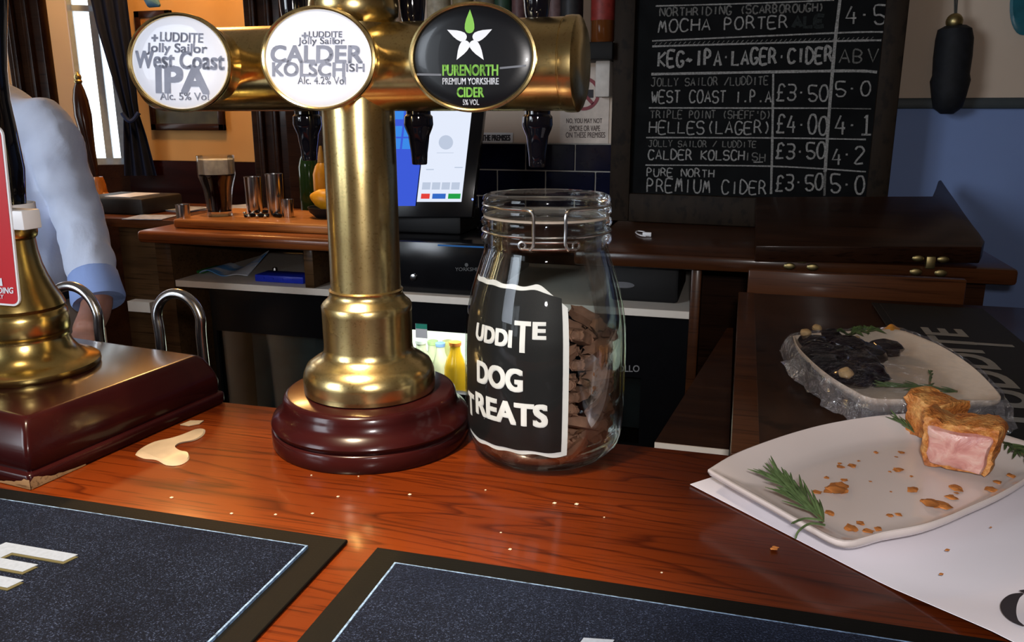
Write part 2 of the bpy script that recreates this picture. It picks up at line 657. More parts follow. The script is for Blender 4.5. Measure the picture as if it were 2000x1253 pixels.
M['pinkwall'] = flat('white_paint', (.66, .58, .54), .85, 0, .03, 4)
M['ceil'] = flat('ceiling_paint', (.6, .55, .48), .9)
M['floor'] = flat('floor_tiles', (.02, .014, .011), .5, 0, .3, 8)
M['tile'] = flat('navy_tile', (.004, .005, .018), .12, 0, .2, 30)
M['grout'] = flat('grout', (.34, .32, .29), .8)
M['shelf'] = flat('shelf_white', (.88, .80, .70), .5, 0, .03)
M['shirt'] = cloth('shirt_cotton', (.70, .77, .97), 900, .06, .25)
M['cuff'] = cloth('shirt_cuff', (.34, .47, .86), 900, .08, .2)
M['khaki'] = cloth('trouser_cotton', (.52, .44, .36), 700, .06, .2)
M['belt'] = flat('belt', (.008, .008, .014), .5)
M['skin'] = flat('skin', (.42, .20, .14), .5, 0, .12, 40, Subsurface_Weight=.08)
M['hair'] = flat('hair', (.03, .018, .01), .6, 0, .4, 200)
M['curtain'] = cloth('curtain_cloth', (.010, .014, .035), 500, .2)
M['winframe'] = flat('window_paint', (.40, .46, .52), .5)


# ================================================================== the room
def slab(name, lo, hi, mat, bev=0):
    bm = bmesh.new(); box(bm, lo, hi, bev)
    return struct(name, bm, M[mat])


BY = 2.58        # back wall
SY = 3.40        # snug wall
slab('floor', (-5.2, -3.0, -.05), (3.2, 5.0, 0), 'floor')
slab('ceiling', (-5.2, -3.0, 2.7), (3.2, 5.0, 2.75), 'ceil')
slab('wall_front', (-5.2, -3.06, 0), (3.2, -3.0, 2.7), 'cream')
slab('wall_right', (3.2, -3.0, 0), (3.26, 5.0, 2.7), 'cream')
slab('wall_left', (-5.26, -3.0, 0), (-5.2, 5.0, 2.7), 'cream')
px_b0 = oy(556, 200, BY).x
slab('wall_back', (px_b0, BY, 0), (-.22, BY + .08, 2.7), 'cream')
slab('wall_dado', (-.22, BY, 0), (3.2, BY + .08, oy(1900, 212, BY).z), 'wallblue')
slab('wall_upper', (-.22, BY, oy(1900, 191, BY).z), (3.2, BY + .08, 2.7), 'cream')
slab('trim_1', (-.22, BY - .02, oy(1900, 212, BY).z), (3.2, BY + .08, oy(1900, 191, BY).z), 'rail', .003)

# snug beyond: ochre wall, wainscot, window wall at an angle
cx = oy(262, 200, SY).x
zw = oy(400, 314, SY).z
slab('wall_snug', (cx - .05, SY, zw), (px_b0 + .4, SY + .08, 2.7), 'orangewall')
slab('wall_wainscot', (cx - .05, SY - .03, 0), (px_b0 + .4, SY + .08, zw), 'mahog')
# window wall runs from the corner towards the left and the viewer
ANG = math.radians(32)
wd = V((-math.cos(ANG), -math.sin(ANG), 0))
wn = V((math.sin(ANG), -math.cos(ANG), 0))      # towards the room
WP = Plane((cx, SY, 0), wn)
pl = WP.at(146, 160); pr = WP.at(243, 160)
zb = WP.at(200, 322).z


def wall_seg(name, a, b, z0, z1, mat, t=.1, out=0.0):
    bm = bmesh.new()
    a = V((a.x, a.y, 0)) + wn * out; b = V((b.x, b.y, 0)) + wn * out
    extrude_poly(bm, [a + V((0, 0, z0)), b + V((0, 0, z0)), b + V((0, 0, z1)), a + V((0, 0, z1))], -wn * t)
    return struct(name, bm, M[mat], smooth=False)


corner = V((cx, SY, 0)); far = corner + wd * 2.6
sl = lambda p: (V((p.x, p.y, 0)) - corner).dot(wd)
s0, s1 = sl(pr), sl(pl)                         # window span along the wall
A0 = corner + wd * max(s0, .02); A1 = corner + wd * s1
wall_seg('wall_window_side', A1, far, 0, 2.7, 'pinkwall')
wall_seg('wall_window_corner', corner, A0, 0, 2.7, 'pinkwall')
wall_seg('wall_below_window', A0, A1, 0, zb, 'darkwood')
wall_seg('wall_above_window', A0, A1, 2.35, 2.7, 'pinkwall')
# window 1: frame, pane bright with daylight
bm = bmesh.new()
fw_ = .05
zt = 2.35
for a, b, z0, z1 in ((A1, A1 - wd * .02, zb, zt), (WP.at(192, 200), WP.at(206, 200), zb, zt), (WP.at(222, 200), A0, zb, zt), (A1, A0, zb, zb + .03), (A1, A0, zt - .05, zt), (A1, A0, WP.at(150, 20).z, WP.at(150, 8).z)):
    a = V((a.x, a.y, 0)); b = V((b.x, b.y, 0))
    extrude_poly(bm, [a + V((0, 0, z0)) - wn * .03, b + V((0, 0, z0)) - wn * .03, b + V((0, 0, z1)) - wn * .03, a + V((0, 0, z1)) - wn * .03], -wn * .05)
win = struct('window_1', bm, M['winframe'], smooth=False)
bm = bmesh.new()
q = -wn * .055
face(bm, [V((A0.x, A0.y, zb)) + q, V((A1.x, A1.y, zb)) + q, V((A1.x, A1.y, zt)) + q, V((A0.x, A0.y, zt)) + q])
finish('pane', bm, emit('daylight_sky', (.86, .95, 1.0), 2.6), win)

# pillars and posts
def post(name, x0, x1, Y, z0, z1, mat='darkwood', depth=.12, mould=True):
    bm = bmesh.new()
    a = oy(x0, 150, Y).x; b = oy(x1, 150, Y).x
    box(bm, (a, Y, z0), (b, Y + depth, z1), .006)
    if mould:
        wdt = b - a
        for f in (.22, .62):
            box(bm, (a + wdt * f, Y - .018, z0), (a + wdt * (f + .16), Y + .01, z1), .008)
    return struct(name, bm, M[mat])


post('trim_2', 20, 92, 2.30, 0, 2.7, depth=.04)
post('trim_3', 484, 556, 2.62, 0, 2.7)
post('trim_4', 551, 634, 2.54, 0, 2.7, mould=False)

# front windows behind the viewer: unseen, glowing panes added for the brass to reflect
for i, (x0, x1) in enumerate(((-4.6, -3.6), (-2.9, -1.9))):
    bm = bmesh.new()
    for a, b in (((x0, 1.0), (x0 + .06, 2.3)), ((x1 - .06, 1.0), (x1, 2.3)), ((x0, 1.0), (x1, 1.06)), ((x0, 2.24), (x1, 2.3)), (((x0 + x1) / 2 - .025, 1.0), ((x0 + x1) / 2 + .025, 2.3))):
        box(bm, (a[0], -3.0, a[1]), (b[0], -2.95, b[1]))
    fr = struct('window_%d' % (i + 2), bm, M['winframe'], smooth=False)
    bm = bmesh.new(); face(bm, [(x0, -2.985, 1.0), (x1, -2.985, 1.0), (x1, -2.985, 2.3), (x0, -2.985, 2.3)])
    finish('pane', bm, emit('front_pane_glow', (.85, .93, 1.0), 3.0), fr)

# navy tiles over the back counter
bm = bmesh.new()
tx0 = oy(632, 300, BY).x; tx1 = oy(1196, 300, BY).x
tz1 = oy(1030, 281, BY).z; th = .080; tw = .156
bmg = bmesh.new(); box(bmg, (tx0, BY - .006, 1.05), (tx1, BY + .001, tz1 + .004))
spl = struct('wall_splashback', bmg, M['grout'], smooth=False)
g0 = oy(936, 300, BY).x
for r in range(3):
    z1 = tz1 - r * (th + .004)
    off = 0 if r % 2 == 0 else tw * .42
    for i in range(-6, 5):
        a = g0 + off + i * (tw + .004); b = a + tw
        a = max(a, tx0); b = min(b, tx1)
        if b - a > .01: box(bm, (a, BY - .011, z1 - th), (b, BY - .004, z1), .0015, 1)
finish('tiles', bm, M['tile'], spl)

# ================================================================== the bar
BW = .82         # back edge of the bar
bm = bmesh.new()
box(bm, (-2.6, .14, ZB - .045), (1.3, BW, ZB), .006)
bar = thing('bar_counter', 'polished orange-brown wooden bar top carrying the taps and the jar', 'bar', (-.3, .48, ZB - .045))
finish('bar_top', bm, M['bar'], bar)
bm = bmesh.new()
box(bm, (-2.6, .24, 0), (1.3, .30, ZB - .045)); box(bm, (-2.6, .74, 0), (-2.55, .30, ZB - .045))
finish('front_panel', bm, M['darkwood'], bar)
# return of the counter on the right
RX = .0075; RY = 1.645
ret = thing('counter_return', 'dark wooden return of the bar running back on the right under the wrapped plate', 'counter', (.6, 1.24, ZB - .045))
bm = bmesh.new()
box(bm, (RX, BW + .001, ZB - .04), (1.3, RY, ZB), .004)
finish('counter_top', bm, wood('return_wood', (.014, .0055, .003), (.022, .0085, .0042), (.033, .013, .006), .32, (9, 1.5, 9), True, .3), ret)
bm = bmesh.new()
box(bm, (RX - .002, BW + .001, ZB - .039), (RX + .028, RY, ZB + .0006), .002)
finish('edge_lipping', bm, M['counter'], ret)
bm = bmesh.new()
box(bm, (RX + .03, BW + .02, 0), (1.3, RY - .02, ZB - .04))
finish('side_panel', bm, M['darkwood'], ret)
bm = bmesh.new()   # angled shelf below
P = [oz(1279, 862, 1.0), oz(1424, 877, 1.0), oz(1432, 640, 1.0), oz(1420, 640, 1.0)]
extrude_poly(bm, P, (0, 0, -.018))
finish('angled_shelf', bm, M['darkwood'], ret)
bm = bmesh.new()
a, b = oz(1279, 862, 1.0), oz(1424, 877, 1.0)
extrude_poly(bm, [a + V((0, -.001, 0)), b + V((0, -.001, 0)), b + V((0, -.001, -.014)), a + V((0, -.001, -.014))], (0, -.002, 0))
finish('shelf_edge', bm, M['shelf'], ret)

# ------------------------------------------------------------------ bar runners
def runner(name, label, corner_px, flip, x_len):
    c = oz(*corner_px)
    s = -1 if flip else 1
    x0, x1 = sorted((c.x, c.x + s * x_len))
    y1 = c.y; y0 = y1 - .24
    t = thing(name, label, 'bar mat', ((x0 + x1) / 2, (y0 + y1) / 2, ZB), 'bar runners')
    bm = bmesh.new(); box(bm, (x0, y0, ZB + .0003), (x1, y1, ZB + .0035), .0008, 1)
    finish('rubber_border', bm, M['rubber'], t)
    bm = bmesh.new(); box(bm, (x0 + .026, y0 + .026, ZB + .003), (x1 - .026, y1 - .022, ZB + .0062), .0015, 2)
    finish('pile_panel', bm, M['pile'], t)
    bm = bmesh.new()
    e = .0016
    xa, xb, ya, yb = x0 + .026, x1 - .026, y0 + .026, y1 - .022
    for lo, hi in (((xa - e, ya - e), (xb + e, ya)), ((xa - e, yb), (xb + e, yb + e * .5)), ((xa - e, ya), (xa, yb)), ((xb, ya), (xb + e, yb))):
        box(bm, (*lo, ZB + .003), (*hi, ZB + .0058))
    finish('frayed_edge', bm, flat('frayed_edge', (.10, .16, .26), .8, 0, .8, 260), t, smooth=False)
    return t, (x0, x1, y0, y1)


mt1, r1 = runner('bar_mat', 'dark navy bar mat with slanted white capitals at the front left', (680, 1060), True, .9)
mt2, r2 = runner('bar_mat', 'dark navy bar mat at the front right whose end slips under the white paper', (737, 1075), False, .9)
zt_ = ZB + .0066
bm = bmesh.new(); bmg = bmesh.new()
EB = (oz(-22, 1166, zt_), oz(52, 1172, zt_), oz(62, 1068, zt_), oz(152, 1085, zt_))
for d, b in ((V((.0026, -.0026, -.0002)), bmg), (V(), bm)):
    BL, BR, TL, TR = EB
    hgt = .052; y0 = TL.y - hgt; sk = .014
    x0 = oz(150, 1085, zt_).x - .070
    tops = y0 + hgt
    def P_(u, v): return V((x0 + u * .070 + (v - 1) * sk, y0 + v * hgt, zt_)) + d
    for poly in ([(0, 0), (.3, 0), (.3, 1), (0, 1)], [(.3, .78), (1, .78), (1, 1), (.3, 1)], [(.3, .39), (.82, .39), (.82, .61), (.3, .61)], [(.3, 0), (1, 0), (1, .22), (.3, .22)]):
        extrude_poly(b, [P_(u, v) for u, v in poly], (0, 0, .0006))
    def Q_(u, v): return P_(u - 1.12, v)
    for poly in ([(0, .15), (.3, .15), (.3, .85), (0, .85)], [(.0, .78), (.9, .78), (1, .85), (.92, 1), (.12, 1), (0, .9)], [(0, .1), (.12, 0), (.92, 0), (1, .22), (0, .22)]):
        extrude_poly(b, [Q_(u, v) for u, v in poly], (0, 0, .0006))
finish('lettering', bm, M['matletter'], mt1, smooth=False)
finish('lettering_edge', bmg, M['matgold'], mt1, smooth=False)
bm = bmesh.new()
p = oz(1140, 1246, zt_); q = oz(1200, 1250, zt_)
extrude_poly(bm, [p, q, q + V((-.012, -.05, 0)), p + V((-.012, -.05, 0))], (0, 0, .0006))
finish('lettering', bm, M['matletter'], mt2, smooth=False)

# ------------------------------------------------------------------ beer font (T bar with three badges)
FX, FY = -.373, .768
font = thing('beer_font', 'brass T-shaped beer font with three oval badges on a round mahogany plinth', 'beer tap', (FX, FY, ZB))
bm = bmesh.new()
lathe(bm, [(0, ZB + .0004), (.104, ZB + .0004), (.1055, ZB + .004), (.1055, ZB + .017), (.1040, ZB + .019), (.1025, ZB + .0195), (.1035, ZB + .021), (.1055, ZB + .025), (.1035, ZB + .030), (.098, ZB + .034), (.094, ZB + .039), (.0925, ZB + .045), (.0915, ZB + .050), (.0895, ZB + .053), (.086, ZB + .0545), (0, ZB + .0545)], (FX, FY, 0), 96)
finish('plinth', bm, M['mahog'], font)
bm = bmesh.new()
lathe(bm, [(0, 1.1546), (.067, 1.1546), (.0695, 1.156), (.0697, 1.170), (.0690, 1.175), (.0655, 1.183), (.058, 1.1885), (.0505, 1.1925), (.0475, 1.197), (.0465, 1.203), (.0468, 1.240), (.0472, 1.2465), (.0455, 1.2495), (.041, 1.2535), (.0385, 1.2570), (.0378, 1.2610), (.0385, 1.2630), (.0370, 1.2640), (.0363, 1.2645), (.0362, 1.3), (.036, 1.44), (.036, 1.524), (.039, 1.527), (.0425, 1.532), (.0432, 1.540), (.0425, 1.549), (.040, 1.552), (.041, 1.554), (.0425, 1.558), (.0420, 1.564), (.038, 1.569), (.031, 1.572), (.029, 1.578), (.031, 1.584), (.030, 1.590), (.022, 1.597), (.012, 1.602), (0, 1.603)], (FX, FY, 0), 72)
finish('column', bm, M['brass'], font)
bm = bmesh.new()
TZ = 1.4843; TR_ = .0412
lathe(bm, [(0, -.612), (.030, -.612), (.040, -.608), (TR_, -.603), (TR_, -.170), (TR_ - .0006, -.1696), (TR_ - .0006, -.1688), (TR_ + .0012, -.168), (TR_ + .0016, -.163), (TR_ + .0012, -.157), (.0400, -.155), (.036, -.154), (.034, -.1525), (.020, -.151), (0, -.1505)], (.006, FY, TZ), 64, 'X')
tb = finish('cross_tube', bm, M['brass'], font)


def badge(px, py, kind):
    Yb = FY - TR_ - .030
    c = oy(px, py, Yb)
    a_, b_ = .0565, .0445
    bm = bmesh.new()
    n = 72
    prof = [(.80, .040), (.86, .010), (.93, .006), (1.0, .003), (1.015, 0), (1.01, -.0025), (.975, -.0032), (.945, -.0022), (.94, .0)]
    rings = []
    for s, d in prof:
        rings.append([bm.verts.new(c + V((a_ * s * math.cos(2 * PI * i / n), d, b_ * s * math.sin(2 * PI * i / n)))) for i in range(n)])
    for r0, r1 in zip(rings, rings[1:]):
        for i in range(n):
            bm.faces.new((r0[i], r0[(i + 1) % n], r1[(i + 1) % n], r1[i]))
    hs = finish('badge_housing', bm, M['brass'], font)
    bm = bmesh.new()
    prev = None
    for s, d in ((.945, -.0002), (.90, -.0016), (.7, -.0026), (.4, -.0032), (0, -.0034)):
        if s == 0:
            v = bm.verts.new(c + V((0, d, 0)))
            for i in range(n): bm.faces.new((prev[i], prev[(i + 1) % n], v))
        else:
            r = [bm.verts.new(c + V((a_ * s * math.cos(2 * PI * i / n), d, b_ * s * math.sin(2 * PI * i / n)))) for i in range(n)]
            if prev:
                for i in range(n): bm.faces.new((prev[i], prev[(i + 1) % n], r[(i + 1) % n], r[i]))
            prev = r
    finish('badge_face', bm, M['badgewhite' if kind != 'c' else 'badgeblack'], hs)
    DC[hs] = c
    Yt = Yb - .0034
    fn = lambda x, y: oy(x, y, Yt)
    return hs, fn


DOME = [(0, -.0034), (.4, -.0032), (.7, -.0026), (.90, -.0016), (.945, -.0002)]
DC = {}


def drape(bm, hs):
    c = DC[hs]
    for v in bm.verts:
        s_ = math.hypot((v.co.x - c.x) / .0565, (v.co.z - c.z) / .0445)
        d = DOME[-1][1]
        for (s0, d0), (s1, d1) in zip(DOME, DOME[1:]):
            if s0 <= s_ <= s1: d = d0 + (d1 - d0) * (s_ - s0) / (s1 - s0)
        v.co.y = c.y + d - .00045


def words(parent, fn, mat, rows, name='lettering'):
    bm = bmesh.new()
    for body, x0, y0, x1, y1, bold, rise in rows:
        text_px(bm, fn, body, x0, y0, x1, y1, bold, (0, 0, 0), 0, rise)
    drape(bm, parent)
    return finish(name, bm, M[mat], parent, smooth=False)


hs, fn = badge(351, 123, 'a')
h1 = words(hs, fn, 'greyink', [('+', 295, 67, 308, 81, .10, 0), ('LUDDITE', 312, 62, 396, 81, .035, -3), ('Jolly Sailor', 285, 83, 404, 107, .03, -3), ('West Coast', 262, 98, 437, 133, .04, -4),
                          ('IPA', 303, 128, 408, 182, .06, -2), ('Alc. 5% Vol', 311, 180, 406, 195, .02, -1)])
bm = bmesh.new(); face(bm, [fn(377, 80), fn(380, 80), fn(380, 95), fn(377, 95)]); drape(bm, hs); finish('letter_stem', bm, M['greyink'], hs, smooth=False)
hs, fn = badge(621, 115, 'b')
words(hs, fn, 'greyink', [('+', 589, 63, 602, 76, .10, 0), ('LUDDITE', 603, 61, 668, 73, .03, 0), ('Jolly Sailor', 582, 73, 673, 90, .02, 0), ('CALDER', 527, 88, 708, 123, .05, -1),
                          ('KOLSCH', 530, 121, 674, 149, .05, -1), ('ISH', 676, 124, 711, 140, .04, 0), ('Alc. 4.2% Vol', 581, 149, 675, 164, .015, -1)])
for q in ((651, 73, 654, 86), (668, 140, 674, 160)):
    bm = bmesh.new(); face(bm, [fn(q[0], q[1]), fn(q[2], q[1]), fn(q[2], q[3]), fn(q[0], q[3])]); drape(bm, hs); finish('letter_stem', bm, M['greyink'], hs, smooth=False)
hs, fn = badge(922, 113, 'c')
words(hs, fn, 'green', [('PURENORTH', 864, 126, 973, 148, .035, 0), ('CIDER', 892, 170, 945, 190, .035, 0)])
words(hs, fn, 'whiteink', [('PREMIUM YORKSHIRE', 864, 152, 974, 165, .025, 0), ('5% VOL', 903, 194, 935, 205, .025, 0)])


def petal(bm, fn, tip, base, wpx):
    t = V((tip[0], tip[1])); b = V((base[0], base[1])); d = t - b; L = d.length; d = d / L; s = V((-d.y, d.x))
    pts = []
    prof = [(0, .0), (.02, .22), (.08, .38), (.2, .5), (.38, .48), (.6, .36), (.8, .18), (1, 0)]
    for u, ww in prof: pts.append(b + d * (L * u) + s * (wpx * ww))
    for u, ww in prof[-2:0:-1]: pts.append(b + d * (L * u) - s * (wpx * ww))
    face(bm, [fn(p.x, p.y) for p in pts])


bm = bmesh.new(); petal(bm, fn, (917, 18), (917, 65), 19); drape(bm, hs); finish('leaf_emblem', bm, M['green'], hs, smooth=False)
bm = bmesh.new()
for tip, base in (((873, 58), (911, 76)), ((961, 57), (924, 76)), ((892, 117), (913, 80)), ((945, 117), (921, 80))): petal(bm, fn, tip, base, 19)
drape(bm, hs); finish('star_emblem', bm, M['whiteink'], hs, smooth=False)
for q in (((812, 143), (862, 144), (862, 148), (812, 147)), ((976, 131), (1027, 126), (1027, 130), (976, 135))):
    bm = bmesh.new()
    mixp = lambda p0, p1, t: fn(p0[0] + (p1[0] - p0[0]) * t, p0[1] + (p1[1] - p0[1]) * t)
    for k in range(10): face(bm, [mixp(q[0], q[1], k / 10), mixp(q[0], q[1], (k + 1) / 10), mixp(q[3], q[2], (k + 1) / 10), mixp(q[3], q[2], k / 10)])
    bmesh.ops.remove_doubles(bm, verts=bm.verts, dist=1e-6); drape(bm, hs); finish('emblem_band', bm, M['band'], hs, smooth=False)

# tap spouts hang below the tube, handles stand above it
for px, pb, hx in ((599, 313, 573), (817, 321, 806), (1050, 326, 1048)):
    c = oy(px, 222, .80); zb_ = oy(px, pb, .80).z
    bm = bmesh.new()
    tz = 1.452
    lathe(bm, [(0, tz), (.0125, tz), (.0125, 1.440), (.0145, 1.438), (.0150, 1.430), (.0138, 1.426), (.0108, 1.419), (.0100, 1.412), (.0085, zb_ + .012), (.0078, zb_ + .001), (.0070, zb_), (.0045, zb_), (.0040, zb_ + .01), (0, zb_ + .01)], (c.x, .80, 0), 24)
    finish('tap_spout', bm, M['gloss_black'], font)
    h = oy(hx, 30, .80)
    bm = bmesh.new()
    lathe(bm, [(0, 1.515), (.0085, 1.515), (.0095, 1.525), (.0115, 1.532), (.013, 1.545), (.0145, 1.58), (.015, 1.61), (.012, 1.63), (0, 1.636)], (h.x, .80, 0), 24)
    th_ = finish('tap_handle', bm, M['gloss_black'], font)

# ------------------------------------------------------------------ hand pump on the left
PA = V((-.763, .703, 0))
pump = thing('beer_engine', 'brass hand pump with black handle and red clip on a square mahogany base', 'hand pump', (PA.x, PA.y, ZB))
rotp = Matrix.Rotation(math.radians(-7), 4, 'Z')
FR = V((-.621, .556, 0)); ux = (rotp @ V((1, 0, 0))); uy = (rotp @ V((0, 1, 0)))
bm = bmesh.new()


def pump_ring(bm, ins, z):
    W_, D_ = .36, .262
    r = []
    cor = .006
    for cxs, cys, a0 in ((0, 0, 3), (-1, 0, 2), (-1, 1, 1), (0, 1, 0)):
        for k in range(4):
            pass
    pts = [(-ins, ins), (-W_ + ins, ins), (-W_ + ins, D_ - ins), (-ins, D_ - ins)]
    out = []
    for i, (x, y) in enumerate(pts):
        px_, py_ = pts[i - 1]; nx_, ny_ = pts[(i + 1) % 4]
        a = V((px_ - x, py_ - y)).normalized() * cor; b = V((nx_ - x, ny_ - y)).normalized() * cor
        for t in (0, .33, .67, 1):
            q = V((x, y)) + a * (1 - t) ** 2 + b * t ** 2
            out.append(q)
    return [bm.verts.new(FR + ux * q.x + uy * q.y + V((0, 0, z))) for q in out]


rings = [pump_ring(bm, i, z) for i, z in ((.002, ZB + .0004), (0, ZB + .003), (0, ZB + .0125), (.001, ZB + .014), (.005, ZB + .015), (.004, ZB + .020), (.0035, ZB + .030), (.006, ZB + .040), (.010, ZB + .050), (.014, ZB + .058), (.018, ZB + .062), (.022, ZB + .063))]
for a, b in zip(rings, rings[1:]):
    for i in range(16): bm.faces.new((a[i], a[(i + 1) % 16], b[(i + 1) % 16], b[i]))
bm.faces.new(rings[0][::-1]); bm.faces.new(rings[-1])
pb = finish('pump_base', bm, M['mahog'], pump)
bm = bmesh.new()   # worn corner of the base lip
for (a, b) in (((-.0, 0), (-.05, 0)), ((0, 0), (0, .06))):
    pa = FR + ux * a[0] + uy * a[1]; pb_ = FR + ux * b[0] + uy * b[1]
    out = (uy * -.0004) if a[1] == b[1] else (ux * .0004)
    n_ = 14
    lo = []; hi = []
    for i in range(n_ + 1):
        t = i / n_
        p = pa.lerp(pb_, t) + out
        lo.append(bm.verts.new(p + V((0, 0, ZB + .0008)))); hi.append(bm.verts.new(p + V((0, 0, ZB + .0012 + .010 * (1 - t) ** 1.5 * random.uniform(.6, 1.1) + .001))))
    for i in range(n_): bm.faces.new((lo[i], lo[i + 1], hi[i + 1], hi[i]))
finish('worn_patch', bm, M['edge_worn'], pump, smooth=False)
zp = ZB + .0632
bm = bmesh.new()
lathe(bm, [(0, zp), (.074, zp), (.0755, zp + .003), (.075, zp + .007), (.072, zp + .0095), (.064, zp + .012), (.055, zp + .018), (.049, zp + .027), (.0465, zp + .036), (.046, zp + .040), (.0475, zp + .0425), (.0485, zp + .046), (.0485, zp + .062), (.0475, zp + .066), (.0455, zp + .069), (.0470, zp + .073), (.0445, zp + .080), (.038, zp + .092), (.033, zp + .105), (.0292, zp + .118), (.0268, zp + .133), (.0260, zp + .146), (.0285, zp + .149), (.0292, zp + .153), (.0292, zp + .163), (.0275, zp + .167), (0, zp + .167)], (PA.x, PA.y, 0), 72)
finish('pump_bell', bm, M['brass_bell'], pump)
zn = zp + .166
bm = bmesh.new()
lathe(bm, [(0, zn), (.0255, zn), (.0265, zn + .004), (.026, zn + .010), (.0235, zn + .013), (.022, zn + .016), (.0232, zn + .03), (.0255, zn + .055), (.0232, zn + .095), (.0210, zn + .125), (.022, zn + .155), (.0265, zn + .19), (.032, zn + .225), (.0345, zn + .26), (.034, zn + .29), (.030, zn + .32), (.022, zn + .345), (.014, zn + .36), (0, zn + .365)], (PA.x, PA.y, 0), 48)
finish('pump_handle', bm, M['gloss_black'], pump)
# clip plate
CY = PA.y - .055
cp = lambda x, y, d=0: oy(x, y, CY - d)
bm = bmesh.new()
BR_ = cp(34, 598); TRp = cp(2, 240)
xr0, xr1 = cp(34, 560).x, cp(18, 330).x
z0, z1 = BR_.z, cp(10, 246).z
W_ = .105


def clip_outline(m):
    xr = xr0
    P = []
    r = .009
    for cx_, cz_, a0 in ((xr - r, z0 + r, -90), (xr - r, z1 - r, 0), (xr - W_ + r, z1 - r, 90), (xr - W_ + r, z0 + r, 180)):
        for k in range(6):
            a = math.radians(a0 + 18 * k)
            P.append(V((cx_ + (r - m) * math.cos(a), 0, cz_ + (r - m) * math.sin(a))))
    return P


def lean(p, d):
    t = (p.z - z0) / (z1 - z0)
    return V((p.x + (xr1 - xr0) * t * .9, CY - d, p.z))


extrude_poly(bm, [lean(p, 0) for p in clip_outline(0)], (0, .002, 0))
pc = finish('pump_clip', bm, M['white'], pump)
bm = bmesh.new()
extrude_poly(bm, [lean(p, .0006) for p in clip_outline(.0022)], (0, .0006, 0))
finish('red_panel', bm, M['red'], pc, smooth=False)
bm = bmesh.new()
fnc = lambda x, y: oy(x, y, CY - .0012)
text_px(bm, fnc, 'RIDING', -14, 561, 26, 573, .035)
text_px(bm, fnc, 'BREWERY', -34, 575, 7, 583, .02)
face(bm, [fnc(-3, 543), fnc(3, 543), fnc(5, 558), fnc(-3, 558)])
finish('lettering', bm, M['whiteink'], pc, smooth=False)
bm = bmesh.new()
zc0 = oy(50, 444, PA.y - .035).z; zc1 = oy(50, 407, PA.y - .035).z
nseg = 20
ri, ro = .0285, .0305
ring_i = []; ring_o = []
for k in range(nseg + 1):
    a = math.radians(-70 + 230 * k / nseg)
    ring_i.append(V((PA.x + ri * math.cos(a), PA.y + ri * math.sin(a), 0))); ring_o.append(V((PA.x + ro * math.cos(a), PA.y + ro * math.sin(a), 0)))
outl = ring_i + ring_o[::-1]
extrude_poly(bm, [p + V((0, 0, zc0)) for p in outl], (0, 0, zc1 - zc0))
xcl = oy(75, 425, PA.y - .035).x
box(bm, (PA.x - .012, PA.y - .054, zc0), (xcl, PA.y - .0315, zc1), .0015)
finish('spring_clip', bm, M['white'], pump)

# swan-neck spouts standing behind the pump
for (xa, ya, xb, yb, xt, yt), Y, lab in (((303, 690, 411, 700, 352, 562), .90, 'polished steel swan-neck tube behind the right end of the pump base'), ((97, 690, 212, 690, 150, 548), .90, 'polished steel swan-neck tube between the brass pump and the arm in blue')):
    a = oy(xa, ya, Y); b = oy(xb, yb, Y)
    top = oy(xt, yt, Y)
    w_ = (b.x - a.x); r = w_ / 2 - .008
    ca = a + V((.008, 0, 0)); cb = b - V((.008, 0, 0))
    zc = top.z - .008 - r
    pts = [V((ca.x, Y, 1.03)), V((ca.x + .003, Y, zc - .03))]
    for k in range(13):
        t = PI - PI * k / 12
        pts.append(V(((ca.x + cb.x) / 2 + r * .96 * math.cos(t), Y, zc + r * math.sin(t))))
    pts += [V((cb.x - .003, Y, zc - .03)), V((cb.x, Y, 1.03))]
    bm = bmesh.new()
    tube(bm, smooth_path(pts, 4), .0068, 16)
    sn = thing('swan_neck_spout', lab, 'spout', ((a.x + b.x) / 2, Y, 1.0), 'swan neck spouts')
    finish('tube', bm, M['steel'], sn)
    for q in (ca, cb):
        bm = bmesh.new(); box(bm, (q.x - .010, .8205, 1.062), (q.x + .010, Y + .009, 1.078), .002); finish('bracket', bm, M['steel'], sn)

# ------------------------------------------------------------------ glass jar of dog treats
JX, JY = -.184, .785
JP = [(0.060, ZB + .0004), (.0655, ZB + .002), (.071, ZB + .007), (.0765, ZB + .013), (.0795, ZB + .022), (.0812, ZB + .04), (.0820, ZB + .07), (.0820, ZB + .108), (.0810, ZB + .134), (.0782, ZB + .154), (.0735, ZB + .174), (.0675, ZB + .193), (.0632, ZB + .206), (.0612, ZB + .213)]


def jar_r(z):
    for (r0, h0), (r1, h1) in zip(JP, JP[1:]):
        if h0 <= z <= h1: return r0 + (r1 - r0) * (z - h0) / (h1 - h0)
    return .0625


def on_jar(x, y, off=.0012):
    """first hit of the ray with the jar's outer surface"""
    d = ray(x, y)
    t = .60
    best = None; bd = 9
    while t < 1.2:
        p = _C + d * t
        r = math.hypot(p.x - JX, p.y - JY) - (jar_r(p.z) + off)
        if r <= 0: return p
        if r < bd: bd, best = r, p
        t += .0005
    q = V((best.x - JX, best.y - JY)); k = (jar_r(best.z) + off) / q.length
    return V((JX + q.x * k, JY + q.y * k, best.z))


